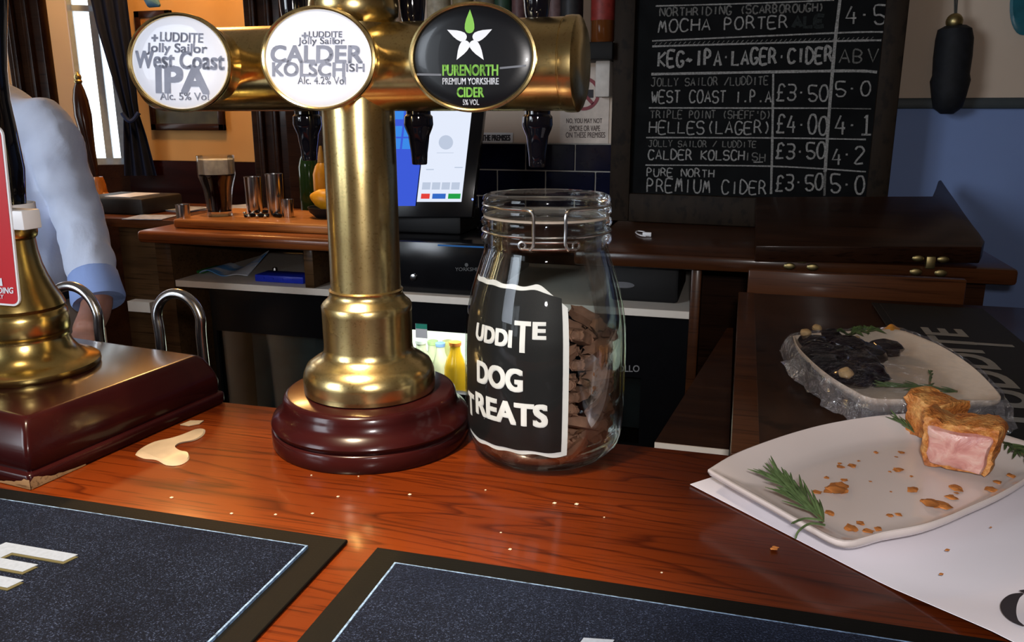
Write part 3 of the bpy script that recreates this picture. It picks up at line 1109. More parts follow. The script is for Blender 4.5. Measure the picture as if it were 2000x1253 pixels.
jar = thing('glass_jar', 'big clip-top glass jar with black labelled sticker, half full of dog biscuits', 'jar', (JX, JY, ZB))
bm = bmesh.new()
neck = [(.0612, ZB + .213), (.0618, ZB + .217), (.0640, ZB + .2195), (.0645, ZB + .2225), (.0640, ZB + .2255), (.0622, ZB + .228), (.0620, ZB + .234), (.0640, ZB + .2365), (.0644, ZB + .239), (.0638, ZB + .2415), (.0617, ZB + .243)]
inner = [(.0580, ZB + .243), (.0582, ZB + .213)] + [(r - .0035, max(h, ZB + .006)) for r, h in JP[::-1][:-2]] + [(0, ZB + .006)]
lathe(bm, [(0, ZB + .003), (.05, ZB + .0025)] + JP + neck[1:] + inner, (JX, JY, 0), 72)
finish('jar_body', bm, M['glass'], jar)
bm = bmesh.new()
lathe(bm, [(0, ZB + .2455), (.056, ZB + .2455), (.0612, ZB + .2455), (.0634, ZB + .2475), (.0638, ZB + .2500), (.0630, ZB + .2525), (.0600, ZB + .254), (.0600, ZB + .2555), (.0618, ZB + .2575), (.0625, ZB + .2605), (.0615, ZB + .2635), (.059, ZB + .2648), (.050, ZB + .2640), (.044, ZB + .2625), (0, ZB + .2625)], (JX, JY, 0), 72)
finish('jar_lid', bm, M['glass'], jar)
bm = bmesh.new()
lathe(bm, [(.0570, ZB + .2432), (.0618, ZB + .2432), (.0618, ZB + .2454), (.0570, ZB + .2454), (.0570, ZB + .2432)], (JX, JY, 0), 60)
finish('seal_ring', bm, flat('rubber_seal', (.30, .25, .2), .6), jar)
bm = bmesh.new()


def around(z, r, a0, a1, n=24):
    return [V((JX + r * math.cos(a0 + (a1 - a0) * i / n), JY + r * math.sin(a0 + (a1 - a0) * i / n), z)) for i in range(n + 1)]


def ang_px(x, y):
    p = on_jar(x, y); return math.atan2(p.y - JY, p.x - JX)


aL, aR = ang_px(1043, 450), ang_px(1103, 450)
zt1 = ZB + .2555; zl = ZB + .2225
rr = .0656
tube(bm, around(ZB + .2555, .0620, aR + .02, aL + 2 * PI - .02, 60), .0012, 8)
for a, sgn in ((aL, -1), (aR, 1)):
    c_, s_ = math.cos(a), math.sin(a)
    P = [V((JX + .0622 * math.cos(a + sgn * .18), JY + .0622 * math.sin(a + sgn * .18), zt1)), V((JX + .0655 * math.cos(a + sgn * .06), JY + .0655 * math.sin(a + sgn * .06), zt1)),
         V((JX + .0668 * c_, JY + .0668 * s_, zt1 - .005)), V((JX + .0665 * c_, JY + .0665 * s_, zl + .015)), V((JX + .0668 * c_, JY + .0668 * s_, zl + .002)), V((JX + .0672 * math.cos(a + sgn * .05), JY + .0672 * math.sin(a + sgn * .05), zl - .003))]
    tube(bm, smooth_path(P, 6), .0016, 8)
tube(bm, around(zl - .002, .0668, aL - .16, aR + .16, 16), .0013, 8)
tube(bm, around(zl + .004, .0664, aL - .16, aR + .16, 16), .0011, 8)
for a in (aL - .16, aR + .16):
    tube(bm, [V((JX + .0665 * math.cos(a + .05 * math.cos(t)), JY + .0665 * math.sin(a + .05 * math.cos(t)), zl + .001 + .0035 * math.sin(t))) for t in [2 * PI * i / 14 for i in range(15)]], .0012, 6, False)
tube(bm, around(ZB + .2305, .0632, 0, 2 * PI, 60), .0011, 8, False)
finish('wire_bail', bm, M['wire'], jar)
# label wrapped round the jar
aR_ = ang_px(1113, 740)
aL_ = ang_px(930, 740) - .50
zl0 = on_jar(1060, 893).z; zl1 = on_jar(1000, 556).z


def lab(a, z, off):
    r = jar_r(z) + off
    return V((JX + r * math.cos(a), JY + r * math.sin(a), z))


def label_sheet(a0, a1, z0, z1, off, torn=0.0, cutz=.020):
    bm = bmesh.new()
    nu, nv = 40, 30
    g = []
    for j in range(nv + 1):
        row = []
        v = j / nv
        for i in range(nu + 1):
            u = i / nu
            a = a0 + (a1 - a0) * u
            zz0 = z0 + torn * .004 * noise.noise(V((u * 6, 3, 0)))
            top = z1 + torn * .0035 * noise.noise(V((u * 7, 9, 0)))
            if torn or True:
                cut = max(0, (u - .74) / .26)
                top = top - cutz * cut ** 1.7      # torn away top right
            row.append(bm.verts.new(lab(a, zz0 + (top - zz0) * v, off)))
        g.append(row)
    for j in range(nv):
        for i in range(nu):
            bm.faces.new((g[j][i], g[j][i + 1], g[j + 1][i + 1], g[j + 1][i]))
    return bm


lb = finish('label_border', label_sheet(aL_, aR_, zl0, zl1, -.0022, 1.0), M['labelwhite'], jar)
finish('label_panel', label_sheet(aL_ + .03, aR_ - .075, zl0 + .0042, zl1 - .0042, -.0018, .5, .007), M['labelblack'], lb)


def jar_word(bm, body, xl, yt, xr, yb, bold, extra=0.0, dz=0.0):
    a0 = ang_px(xl, (yt + yb) / 2); a1 = ang_px(xr, (yt + yb) / 2)
    zb0 = on_jar(xl, yb).z; zb1 = on_jar(xr, yb).z
    ztt = on_jar((xl + xr) / 2, yt).z - on_jar((xl + xr) / 2, yb).z
    a0 = a0 - (a1 - a0) * extra
    tmp = bmesh.new()
    wd_ = abs(a1 - a0) * .08
    text(tmp, body, (0, 0, 0), (wd_, 0, 0), (0, ztt, 0), bold)
    for v in tmp.verts: v.co.x /= wd_; v.co.y /= ztt
    for k in range(1, 60):
        geo = list(tmp.verts) + list(tmp.edges) + list(tmp.faces)
        bmesh.ops.bisect_plane(tmp, geom=geo, plane_co=(k / 60, 0, 0), plane_no=(1, 0, 0))
    mp = {}
    for v in tmp.verts:
        a = a0 + (a1 - a0) * v.co.x
        z = min(zb0, zb1) * 1 + ztt * v.co.y + (zb1 - zb0) * 0 + dz
        mp[v.index] = None
        mp[v] = bm.verts.new(lab(a, z, -.0014 + v.co.z * 4))
    for f in tmp.faces:
        try: bm.faces.new([mp[v] for v in f.verts])
        except ValueError: pass
    tmp.free()


bm = bmesh.new()
jar_word(bm, 'UDDI', 926, 628, 999, 663, .065)
jar_word(bm, 'E', 1039, 629, 1067, 664, .07)
for xa, ya, xb, yb in ((1002, 628, 1036, 637), (1014, 637, 1025, 690)):
    aa, ab = ang_px(xa, 645), ang_px(xb, 645); zz0, zz1 = on_jar(1019, yb).z, on_jar(1019, ya).z
    for q in range(8):
        za_, zb_ = zz0 + (zz1 - zz0) * q / 8, zz0 + (zz1 - zz0) * (q + 1) / 8; am = (aa + ab) / 2
        for ua, ub in ((aa, am), (am, ab)): face(bm, [lab(ua, za_, -.0012), lab(ub, za_, -.0012), lab(ub, zb_, -.0012), lab(ua, zb_, -.0012)])
jar_word(bm, 'DOG', 928, 700, 1020, 746, .06)
jar_word(bm, 'REATS', 925, 760, 1071, 806, .06)
jar_word(bm, 'T', 911, 760, 922, 803, .06)
finish('lettering', bm, M['labelwhite'], lb, smooth=False)

# biscuits in the jar
def biscuit_bm(L=.036, Wd=.019, T=.011):
    bm = bmesh.new()
    P = []
    n = 28
    for i in range(n):
        t = 2 * PI * i / n
        x = math.cos(t); y = math.sin(t)
        wv = .62 + .38 * abs(x) ** 1.5
        notch = 1 - .14 * max(0, abs(x) - .8) / .2 * (1 - abs(y))
        P.append(V((x * L / 2 * notch, math.copysign(abs(y) ** .6, y) * Wd / 2 * wv, -T / 2)))
    extrude_poly(bm, P, (0, 0, T), .0042)
    return bm


bis = []
fsrc = [finish('dog_biscuit', biscuit_bm(.034 + .003 * k, .018 + .001 * k, .0105), M['biscuit']) for k in range(3)]
used = set()
cam_a = math.atan2(-JY, -JX)
cnt = 0
for layer in range(9):
    z = ZB + .0135 + layer * .0142
    for ringr, nn in ((.0585, 8), (.024, 3)):
        rmax = jar_r(z) - .0035 - .0165
        rr_ = min(ringr, rmax)
        for k in range(nn):
            a = 2 * PI * k / nn + layer * .41 + random.uniform(-.08, .08)
            da = (a - cam_a + PI) % (2 * PI) - PI
            if abs(da) > 2.0 and layer < 7: continue
            if layer == 8 and da < -.2: continue
            src = fsrc[cnt % 3]
            if cnt < 3: o = src
            else:
                o = src.copy(); COL.objects.link(o); ORG[o] = ORG[src]
            cnt += 1
            o.location = (JX + rr_ * math.cos(a), JY + rr_ * math.sin(a), z + random.uniform(-.001, .001) + (.003 if ringr < .03 else 0))
            o.rotation_euler = (random.uniform(-.75, .75), random.uniform(-.45, .45), a + PI / 2 + random.uniform(-.6, .6) if ringr > .03 else random.uniform(0, 3))
            tag(o, 'small brown bone-shaped dog biscuit lying in the big glass jar', 'dog biscuit', 'dog biscuits in the jar')

# ------------------------------------------------------------------ spill of beer
bm = bmesh.new()
out = [(264, 888), (272, 878), (300, 864), (335, 856), (360, 848), (385, 838), (400, 838), (398, 849), (380, 860), (352, 866), (342, 874), (352, 882), (368, 886), (368, 898), (350, 908), (325, 908), (305, 898), (280, 895)]
P = smooth_path([oz(x, y, ZB + .0004) for x, y in out + [out[0]]], 4)[:-1]
c = sum(P, V()) / len(P)
lo = [bm.verts.new(p) for p in P]
hi = [bm.verts.new(p.lerp(c, .06) + V((0, 0, .0016))) for p in P]
for i in range(len(P)):
    j = (i + 1) % len(P); bm.faces.new((lo[i], lo[j], hi[j], hi[i]))
bm.faces.new(hi); bm.faces.new(lo[::-1])
solo('beer_spill', bm, M['foamspill'], 'small pale puddle of spilt beer beside the square pump base', 'spill')
bm = bmesh.new()
P = [oz(x, y, ZB + .0004) for x, y in ((352, 830), (372, 822), (398, 822), (390, 828), (368, 832))]
extrude_poly(bm, P, (0, 0, .001))
solo('beer_drip', bm, M['foamspill'], 'thin streak of spilt beer tight against the pump base', 'spill')

# ------------------------------------------------------------------ paper and plate
bm = bmesh.new()
pa, pb2 = oz(1348, 947), oz(1940, 1253)
d_ = (pb2 - pa).normalized(); e_ = V((-d_.y, d_.x, 0))
o0 = pa; L_ = .42; W2 = .297
nx, ny = 30, 20
zf = lambda p: ZB + .0075 if p.y < r2[3] + .004 else (ZB + .0012 + max(0, .0063 * (1 - (p.y - r2[3] - .004) / .05)))
g = []
for j in range(ny + 1):
    row = []
    for i in range(nx + 1):
        p = o0 + d_ * (L_ * i / nx) + e_ * (W2 * j / ny)
        row.append(bm.verts.new(V((p.x, p.y, zf(p)))))
    g.append(row)
for j in range(ny):
    for i in range(nx): bm.faces.new((g[j][i], g[j][i + 1], g[j + 1][i + 1], g[j + 1][i]))
fs = list(bm.faces)
r = bmesh.ops.extrude_face_region(bm, geom=fs)
bmesh.ops.translate(bm, verts=[v for v in r['geom'] if isinstance(v, bmesh.types.BMVert)], vec=(0, 0, -.0005))
pap = thing('menu_sheet', 'white paper sheet on the bar under the square plate', 'paper', (pa.x, pa.y, ZB))
finish('sheet', bm, M['paper'], pap)
bm = bmesh.new()
fz = lambda x, y: oz(x, y, ZB + .0083)
P = [fz(1990, 1150), fz(2000, 1148), fz(2010, 1150), fz(1985, 1162), fz(1975, 1180), fz(1978, 1205), fz(2000, 1218), fz(2000, 1222), fz(1972, 1212), fz(1962, 1188), fz(1968, 1165)]
ring_ = [(1998, 1158), (1982, 1164), (1971, 1178), (1970, 1194), (1980, 1210), (2000, 1222)]
Q = smooth_path([fz(x, y) for x, y in ring_], 5)
wds = [.0006 + .0042 * math.sin(PI * i / (len(Q) - 1)) for i in range(len(Q))]
L2, R2 = [], []
for i, p in enumerate(Q):
    t = (Q[min(i + 1, len(Q) - 1)] - Q[max(i - 1, 0)]).normalized(); s = V((-t.y, t.x, 0)) * wds[i]
    L2.append(bm.verts.new(p + s)); R2.append(bm.verts.new(p - s))
for i in range(len(Q) - 1): bm.faces.new((L2[i], L2[i + 1], R2[i + 1], R2[i]))
face(bm, [fz(1990, 1152), fz(2004, 1150), fz(2006, 1157), fz(2000, 1158)])
finish('lettering', bm, M['ink'], pap, smooth=False)


def dish(name, label, outline, z_rim, z_floor, mat, cat='plate'):
    """boat-like plate from its rim outline in plan"""
    P = smooth_path([V((x, y, 0)) for x, y in outline + [outline[0]]], 5)[:-1]
    n = len(P)
    c = sum(P, V()) / n
    bm = bmesh.new()
    zb = ZB + .0018

    def ring(s, z, inset=0.0):
        out = []
        for p in P:
            q = c + (p - c) * s
            out.append(bm.verts.new(V((q.x, q.y, z))))
        return out
    prof = [(.60, zb), (.66, zb), (.70, zb + .004), (.93, z_rim - .011), (.985, z_rim - .006), (1.0, z_rim - .0025), (.998, z_rim), (.985, z_rim + .0005), (.965, z_rim - .0015), (.93, z_rim - .005), (.80, z_floor + .003), (.72, z_floor + .0005), (.6, z_floor), (.3, z_floor)]
    rings = [ring(s, z) for s, z in prof]
    for a, b in zip(rings, rings[1:]):
        for i in range(n): bm.faces.new((a[i], a[(i + 1) % n], b[(i + 1) % n], b[i]))
    bm.faces.new(rings[0][::-1]); bm.faces.new(rings[-1])
    return solo(name, bm, mat, label, cat, 'white boat plates', angle=60), P, c


o1 = [(-.014, .712), (.008, .754), (.04, .797), (.072, .834), (.103, .864), (.14, .892), (.175, .912), (.213, .926), (.245, .905), (.272, .878), (.305, .842), (.283, .803), (.256, .763), (.228, .727), (.199, .695), (.176, .670), (.152, .648), (.122, .628), (.091, .606), (.066, .625), (.039, .654), (.010, .685)]
# paper slopes up over the mat, the plate sits on the sheet
for_plate_z = ZB
plate, PP, PC = dish('square_plate', 'white square plate with crumbs and pie pieces on the paper sheet', o1, ZB + .027, ZB + .0095, M['porcelain'])
FZ = ZB + .0102


def jitter(bm, amp, sc):
    for v in bm.verts:
        v.co += V((noise.noise(v.co * sc), noise.noise(v.co * sc + V((7, 1, 3))), noise.noise(v.co * sc + V((2, 9, 5))))) * amp


def pie(name, label, c, ax, wdt, hgt, dep, mats):
    """slice of pork pie: crust slab with a meat face; ax = direction the cut face looks"""
    t = thing(name, label, 'pie', c, 'pie pieces on the plate')
    ax = V(ax).normalized(); sx = V((-ax.y, ax.x, 0)).normalized() * -1; up = V((0, 0, 1))
    c = V(c)
    outl = [(-.40, .0), (-.2, -.0), (.2, .0), (.42, .02), (.47, .25), (.50, .6), (.53, .86), (.50, .97), (.35, .93), (.12, .90), (-.1, .93), (-.3, .97), (-.48, 1.0), (-.53, .9), (-.49, .6), (-.46, .25)]
    bm = bmesh.new()
    pts = smooth_path([V((x, y, 0)) for x, y in outl + [outl[0]]], 4)[:-1]
    n = len(pts)

    def ring(s, d, oy_=.5):
        return [bm.verts.new(c + sx * (p.x * s * wdt) + up * ((oy_ + (p.y - oy_) * s) * hgt) + ax * d) for p in pts]
    rs = [ring(.60, dep * .5 - .004, .48), ring(.80, dep * .5 - .001, .48), ring(.86, dep * .5), ring(.97, dep * .5 - .0005), ring(1.0, dep * .5 - .004), ring(1.02, dep * .2), ring(.99, -dep * .2), ring(.93, -dep * .5), ring(.6, -dep * .52)]
    for a, b in zip(rs, rs[1:]):
        for i in range(n): bm.faces.new((a[i], a[(i + 1) % n], b[(i + 1) % n], b[i]))
    bm.faces.new(rs[0]); bm.faces.new(rs[-1][::-1])
    jitter(bm, .0028, 160); jitter(bm, .003, 50)
    zm = min(v.co.z for v in bm.verts)
    for v in bm.verts: v.co.z += c.z - zm + .0003
    finish('crust', bm, mats[0], t)
    bm = bmesh.new()
    rs = []
    for s, d in ((.84, -.006), (.82, .0000), (.76, .0022), (.5, .0032), (.2, .0035)):
        rs.append([bm.verts.new(c + sx * (p.x * s * wdt) + up * ((.46 + (p.y * (.92 if p.y > .7 else 1) - .46) * s) * hgt + .0015) + ax * (dep * .5 + d)) for p in pts])
    for a, b in zip(rs, rs[1:]):
        for i in range(n): bm.faces.new((a[i], a[(i + 1) % n], b[(i + 1) % n], b[i]))
    bm.faces.new(rs[-1])
    jitter(bm, .0016, 90)
    finish('meat_filling', bm, mats[1], t)
    return t


k = N('pie_crust'); co = k.coord(); nz = k.noise(co, 45, 5, .65); nf = k.noise(co, 240, 3)
k.pbsdf(k.mix(k.ramp(nz, [(.3, (.17, .035, .008)), (.46, (.46, .15, .025)), (.66, (.62, .33, .10))]), k.ramp(nf, [(.3, (.7, .65, .6)), (.6, (1, 1, 1))]), .8, 'MULTIPLY'), .6, 0, k.bump(nf, .8, .003)); M['crust'] = k.m
k = N('pie_meat'); co = k.coord(); nz = k.noise(co, 70, 4, .6, .8)
k.pbsdf(k.ramp(nz, [(.3, (.42, .16, .14)), (.5, (.54, .26, .22)), (.68, (.62, .38, .32))]), .35, 0, k.bump(nz, .5, .003), Subsurface_Weight=.1); M['meat'] = k.m
pc_ = oz(1868, 932, FZ + .001)
view = V((-pc_.x, -pc_.y, 0)).normalized()
pie('pork_pie_piece', 'thick slice of pork pie standing with its pink cut face forward', (pc_.x - view.x * .030, pc_.y - view.y * .030, FZ), (view.x - .12, view.y, 0), .064, .051, .042, (M['crust'], M['meat']))
pc2 = oz(1800, 885, FZ)
pie('pork_pie_piece', 'smaller piece of pork pie leaning behind the thick slice', (pc2.x + .018, pc2.y + .046, FZ), (.75, .55, 0), .046, .046, .036, (M['crust'], M['meat']))


def sprig(name, label, root, tip, n, ln, spread, lift=.35, group='rosemary sprigs', seed=1, sag=0.0):
    rd = random.Random(seed)
    root, tip = V(root), V(tip)
    t = thing(name, label, 'rosemary', root, group)
    ax = (tip - root)
    mid = root.lerp(tip, .5) + V((0, 0, .004))
    path = bez(root, mid, tip, 12)
    bm = bmesh.new(); tube(bm, path, [.0013 - .0007 * i / 12 for i in range(13)], 6)
    finish('stem', bm, M['stem'], t)
    bm = bmesh.new()
    d = ax.normalized(); s = d.cross(V((0, 0, 1))).normalized(); u = s.cross(d)
    for i in range(n):
        f = .02 + .95 * i / n
        p = path[0].lerp(path[-1], f) if False else path[min(int(f * 12), 12)]
        a = rd.uniform(0, 2 * PI)
        out = s * math.cos(a) + u * abs(math.sin(a)) * lift * 2
        dirv = (d * rd.uniform(.75, 1.2) + out * rd.uniform(.3, 1) * spread).normalized()
        l = ln * rd.uniform(.6, 1.15) * (1 - .35 * f)
        bend = V((0, 0, -.12 * l)) + s * rd.uniform(-.1, .1) * l
        q1 = p + dirv * l * .5 + bend * .2; q2 = p + dirv * l + bend
        floor_ = min(root.z, tip.z) + .0008
        for q in (q1, q2): q.z = max(q.z, floor_)
        tube(bm, bez(p, q1, q2, 5), [.0008, .0014, .0016, .0014, .0010, .0003], 5, True, .55)
    finish('needles', bm, M['rosemary'], t)
    return t


sprig('rosemary_sprig', 'rosemary sprig lying over the near left rim of the white plate', oz(1608, 1018, FZ + .012), oz(1520, 935, FZ + .022), 90, .043, .6, seed=3)
sprig('rosemary_sprig', 'rosemary tips poking out behind the pie pieces', oz(1795, 850, FZ + .003), oz(1752, 822, FZ + .014), 16, .024, .7, seed=5)
sprig('rosemary_sprig', 'rosemary sprig right of the thick pie slice at the plate edge', oz(1956, 862, ZB + .022), oz(2008, 896, ZB + .026), 30, .034, .8, seed=8)
bm = bmesh.new()
tube(bm, smooth_path([oz(1612, 1025, ZB + .032), oz(1582, 1022, ZB + .0315), oz(1560, 1036, ZB + .0295), oz(1553, 1052, ZB + .0245)], 5), [.0009] * 15 + [.0003], 5)
tube(bm, smooth_path([oz(1608, 1016, ZB + .032), oz(1572, 1012, ZB + .0325), oz(1545, 1022, ZB + .0305)], 5), [.0009] * 10 + [.0003], 5)
solo('rosemary_needle', bm, M['rosemary'], 'stray rosemary needles hanging over the near rim of the plate', 'rosemary')

# crumbs on the plate
def crumb_bm(r, seed):
    bm = bmesh.new()
    bmesh.ops.create_icosphere(bm, subdivisions=2, radius=r)
    for v in bm.verts:
        v.co *= 1 + .8 * noise.noise(v.co / r * 1.3 + V((seed, 0, 0)))
        v.co.z *= .45
    zm = min(v.co.z for v in bm.verts)
    for v in bm.verts: v.co.z -= zm
    return bm


src = [finish('pastry_crumb', crumb_bm(.003, 3.1 * i), M['crumb']) for i in range(4)]
spots = [(1595, 962, 2.0), (1632, 958, 4.6), (1642, 950, 3.4), (1620, 960, 2.6), (1641, 912, 1.8), (1664, 910, 2.1), (1640, 905, 1.0), (1677, 900, .9), (1649, 938, 1.5), (1711, 884, 1.2), (1754, 918, 2.2), (1738, 921, .8), (1760, 884, 1.6), (1782, 958, 2.5), (1866, 954, 2.8), (1858, 972, 2.4), (1868, 963, 1.0), (1818, 985, 4.2), (1838, 988, 3.4), (1806, 980, 2.2), (1948, 942, 1.8), (1975, 930, 1.9), (1935, 957, 2.6), (1620, 1002, 2.2), (1663, 1033, 2.6), (1680, 1022, 1.8), (1738, 1007, 1.4), (1755, 1005, 1.4), (1695, 1038, 2.0), (1715, 1034, 1.6), (1480, 956, 1.2), (1750, 892, .8), (1615, 933, 1.2), (1700, 940, .7), (1740, 960, .6), (1780, 930, .9)]
for i, (x, y, s) in enumerate(spots):
    o = src[i] if i < 4 else src[i % 4].copy()
    if i >= 4: COL.objects.link(o); ORG[o] = V()
    inner_z = FZ - .0004
    p = oz(x, y, inner_z)
    # rim slopes up towards the outline
    dmin = min((V((p.x, p.y, 0)) - q).length for q in PP)
    if dmin < .028: p = oz(x, y, inner_z + (.028 - dmin) * .52)
    o.location = p
    o.rotation_euler = (0, 0, random.uniform(0, 6)); o.scale = (s * .7, s * .6, s * .3)
    tag(o, 'golden brown pastry crumb on the white plate in front of the pie', 'crumb', 'pastry crumbs on the plate')
src2 = finish('bar_crumb', crumb_bm(.0012, 5), M['speck'])
for i, (x, y) in enumerate([(1083, 983), (1126, 985), (978, 1040), (538, 1005), (335, 972), (660, 970), (800, 966), (948, 957), (1180, 1010), (608, 928), (700, 930), (452, 1003), (610, 1003), (996, 1073), (1292, 1118)]):
    o = src2 if i == 0 else src2.copy()
    if i: COL.objects.link(o); ORG[o] = V()
    o.location = oz(x, y, ZB); s = random.uniform(.5, 1.2); o.scale = (s, s, s)
    tag(o, 'tiny pale crumb on the bare wooden bar top', 'crumb', 'crumbs on the bar')
for i, (x, y, s) in enumerate([(1512, 1073, 1.6), (1850, 1075, .9), (1838, 1122, .8), (1935, 1030, .5)]):
    o = src[0].copy(); COL.objects.link(o); ORG[o] = V()
    o.location = oz(x, y, ZB + (.0082 if i else .0)); o.scale = (s * .6,) * 3
    tag(o, ['brown pastry crumb on the bar wood left of the paper corner', 'brown crumb on the white paper in front of the plate', 'flat crumb on the white paper nearer the viewer', 'tiny crumb on the paper right under the plate'][i], 'crumb')

# ------------------------------------------------------------------ mat on the return, wrapped plate
tl = oz(1704, 597)
mr = thing('bar_mat', 'black bar mat with large white capitals on the dark return counter', 'bar mat', (tl.x + .09, 1.25, ZB), 'bar runners')
bm = bmesh.new(); box(bm, (tl.x, .90, ZB + .0006), (tl.x + .185, 1.60, ZB + .0035), .0008, 1)
finish('rubber_border', bm, M['matt_black'], mr)
bm = bmesh.new(); box(bm, (tl.x + .012, .915, ZB + .003), (tl.x + .173, 1.588, ZB + .0046), .0008, 1)
finish('pile_panel', bm, M['matt_black'], mr)
bm = bmesh.new()
zl_ = ZB + .0050
x0_, x1_ = oz(1800, 642, zl_).x, oz(1800, 642, zl_).x + .062
yE = oz(1836, 642, zl_).y + .006; yL = .985
body = 'LUDDITE'
text(bm, body, V((x1_, yL, zl_)), V((x1_, yE, zl_)), V((x0_, yL, zl_)), .05)
wT = (yE - yL)
yT = yL + wT * .80
box(bm, (x1_ - .003, yT - .006, zl_), (x1_ + .050, yT + .006, zl_ + .0003))
finish('lettering', bm, flat('mat_print', (.25, .245, .23), .8), mr, smooth=False)

o2 = [(.081, 1.174), (.083, 1.12), (.094, 1.06), (.110, 1.0), (.128, .955), (.150, .922), (.185, .927), (.22, .934), (.255, .944), (.286, .957), (.290, 1.02), (.286, 1.09), (.273, 1.16), (.255, 1.21), (.228, 1.251), (.19, 1.236), (.15, 1.218), (.11, 1.196)]
wp, WPP, WPC = dish('square_plate', 'white plate wrapped in cling film on the dark return counter', o2, ZB + .034, ZB + .014, flat('lamplit_porcelain', (.72, .60, .47), .25, 0, .02, 20))  # white plate; warm lamplight is put into its porcelain colour
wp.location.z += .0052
WZ = ZB + .0195


def blob(bm, c, r, seed, M_=None, sc=60, amp=.35):
    vs = sphere(bm, (0, 0, 0), 1, 16, 10)
    for v in vs:
        k_ = 1 + amp * noise.noise(v.co * 1.4 + V((seed, seed * .3, 0)))
        q = V((v.co.x * r[0], v.co.y * r[1], v.co.z * r[2])) * k_
        if M_: q = M_ @ q
        v.co = q + V(c)
    return vs


M['olive'] = flat('dark_pickle', (.008, .004, .007), .1, 0, .4, 60)
M['cheese'] = flat('pale_cheese', (.40, .27, .13), .5)
dark_spots = [(1590, 672, 1.0, 'back left'), (1602, 692, 1.15, ''), (1640, 700, 1.2, ''), (1680, 712, 1.3, ''), (1622, 660, .9, ''), (1655, 680, 1.2, ''), (1700, 730, 1.1, ''), (1612, 712, 1.0, ''), (1690, 690, 1.1, ''), (1645, 722, .9, ''), (1665, 735, 1.0, ''), (1730, 680, .9, '')]
for i, (x, y, s, _) in enumerate(dark_spots):
    bm = bmesh.new()
    c = oz(x, y, WZ + .011)
    blob(bm, c, (.021 * s, .026 * s, .0135 * s), i * 3.3, Matrix.Rotation(random.uniform(0, 3), 3, 'Z'))
    solo('beetroot_chunk', bm, M['olive'], 'glossy dark pickled chunk under the cling film on the wrapped plate', 'pickle', 'dark pickles on the wrapped plate')
for i, (x, y, s, lab_) in enumerate([(1574, 650, .9, 'pale cheese lump at the far left corner of the wrapped plate'), (1596, 640, .8, 'pale cheese lump behind the dark pickles on the wrapped plate'), (1652, 728, 1.0, 'pale cheese lump at the near end of the dark pickles'), (1672, 664, .8, 'pinkish cheese crumb amid the dark pickles')]):
    bm = bmesh.new(); c = oz(x, y, WZ + .023)
    blob(bm, c, (.0085 * s, .0095 * s, .0065 * s), 40 + i, None, 60, .25)
    solo('cheese_lump', bm, M['cheese'], lab_, 'cheese')
bm = bmesh.new(); blob(bm, oz(1742, 650, WZ + .012), (.012, .014, .012), 77)
solo('orange_wedge', bm, flat('orange_fruit', (.62, .26, .03), .4), 'orange-yellow piece at the back of the wrapped plate', 'fruit')


def salad(x, y, lab_, seed):
    bm = bmesh.new(); rd = random.Random(seed)
    c = oz(x, y, WZ + .016)
    for k_ in range(7):
        a = rd.uniform(0, 6.28); l = rd.uniform(.02, .035); d = V((math.cos(a), math.sin(a), .15)); s = V((-d.y, d.x, .1)) * .006
        p0 = c; p1 = c + d * l * .5 + V((0, 0, .007)); p2 = c + d * l
        a0 = [bm.verts.new(p0 + s * .2), bm.verts.new(p1 + s), bm.verts.new(p2)]
        b0 = [bm.verts.new(p0 - s * .2), bm.verts.new(p1 - s), bm.verts.new(p2 + V((.0005, 0, 0)))]
        m0 = [bm.verts.new(p0 - V((0, 0, .001))), bm.verts.new(p1 - V((0, 0, .003)))]
        bm.faces.new((a0[0], a0[1], m0[1], m0[0])); bm.faces.new((m0[0], m0[1], b0[1], b0[0])); bm.faces.new((a0[1], a0[2], m0[1])); bm.faces.new((m0[1], b0[2], b0[1]))
    solo('salad_leaves', bm, flat('salad_green', (.06, .10, .03), .5, 0, .4, 90), lab_, 'salad')


salad(1688, 650, 'green salad leaves at the back of the wrapped plate', 4)
salad(1660, 655, 'darker salad leaves beside the pickles on the wrapped plate', 9)
sprig('rosemary_sprig', 'rosemary sprig flat under the cling film near the front of the wrapped plate', oz(1870, 764, WZ + .004), oz(1712, 752, WZ + .006), 46, .030, .6, seed=12)
sprig('rosemary_sprig', 'upright rosemary tip under the cling film on the wrapped plate', oz(1815, 758, WZ + .003), oz(1818, 722, WZ + .012), 8, .014, .4, seed=15)

# cling film: top sheet and crumpled skirt
bm = bmesh.new()
n = len(WPP)
rings = []
for s, z, amp in ((0.02, .050, .002), (.35, .052, .003), (.7, .049, .003), (.95, .0445, .002), (1.03, .0415, .003), (1.06, .030, .010), (1.09, .018, .014), (1.14, .010, .016)):
    r_ = []
    for i, p in enumerate(WPP):
        q = WPC + (p - WPC) * s
        nn_ = noise.noise(V((q.x * 45, q.y * 45, z * 90)))
        n2 = noise.noise(V((q.x * 130, q.y * 130, 4)))
        out_ = (p - WPC).normalized() * amp * (nn_ * .9 + n2 * .7)
        r_.append(bm.verts.new(V((q.x, q.y, ZB + z)) + out_ + V((0, 0, amp * .5 * n2))))
    rings.append(r_)
for a, b in zip(rings, rings[1:]):
    for i in range(n): bm.faces.new((a[i], a[(i + 1) % n], b[(i + 1) % n], b[i]))
bm.faces.new(rings[0])
for f in bm.faces:
    if sum(v.co.z for v in f.verts) / len(f.verts) > ZB + .0405: f.material_index = 1
solo('cling_film', bm, [M['film'], film(.14, .01, .0)], 'crinkled clear cling film stretched over the plate on the return counter', 'cling film', angle=25)

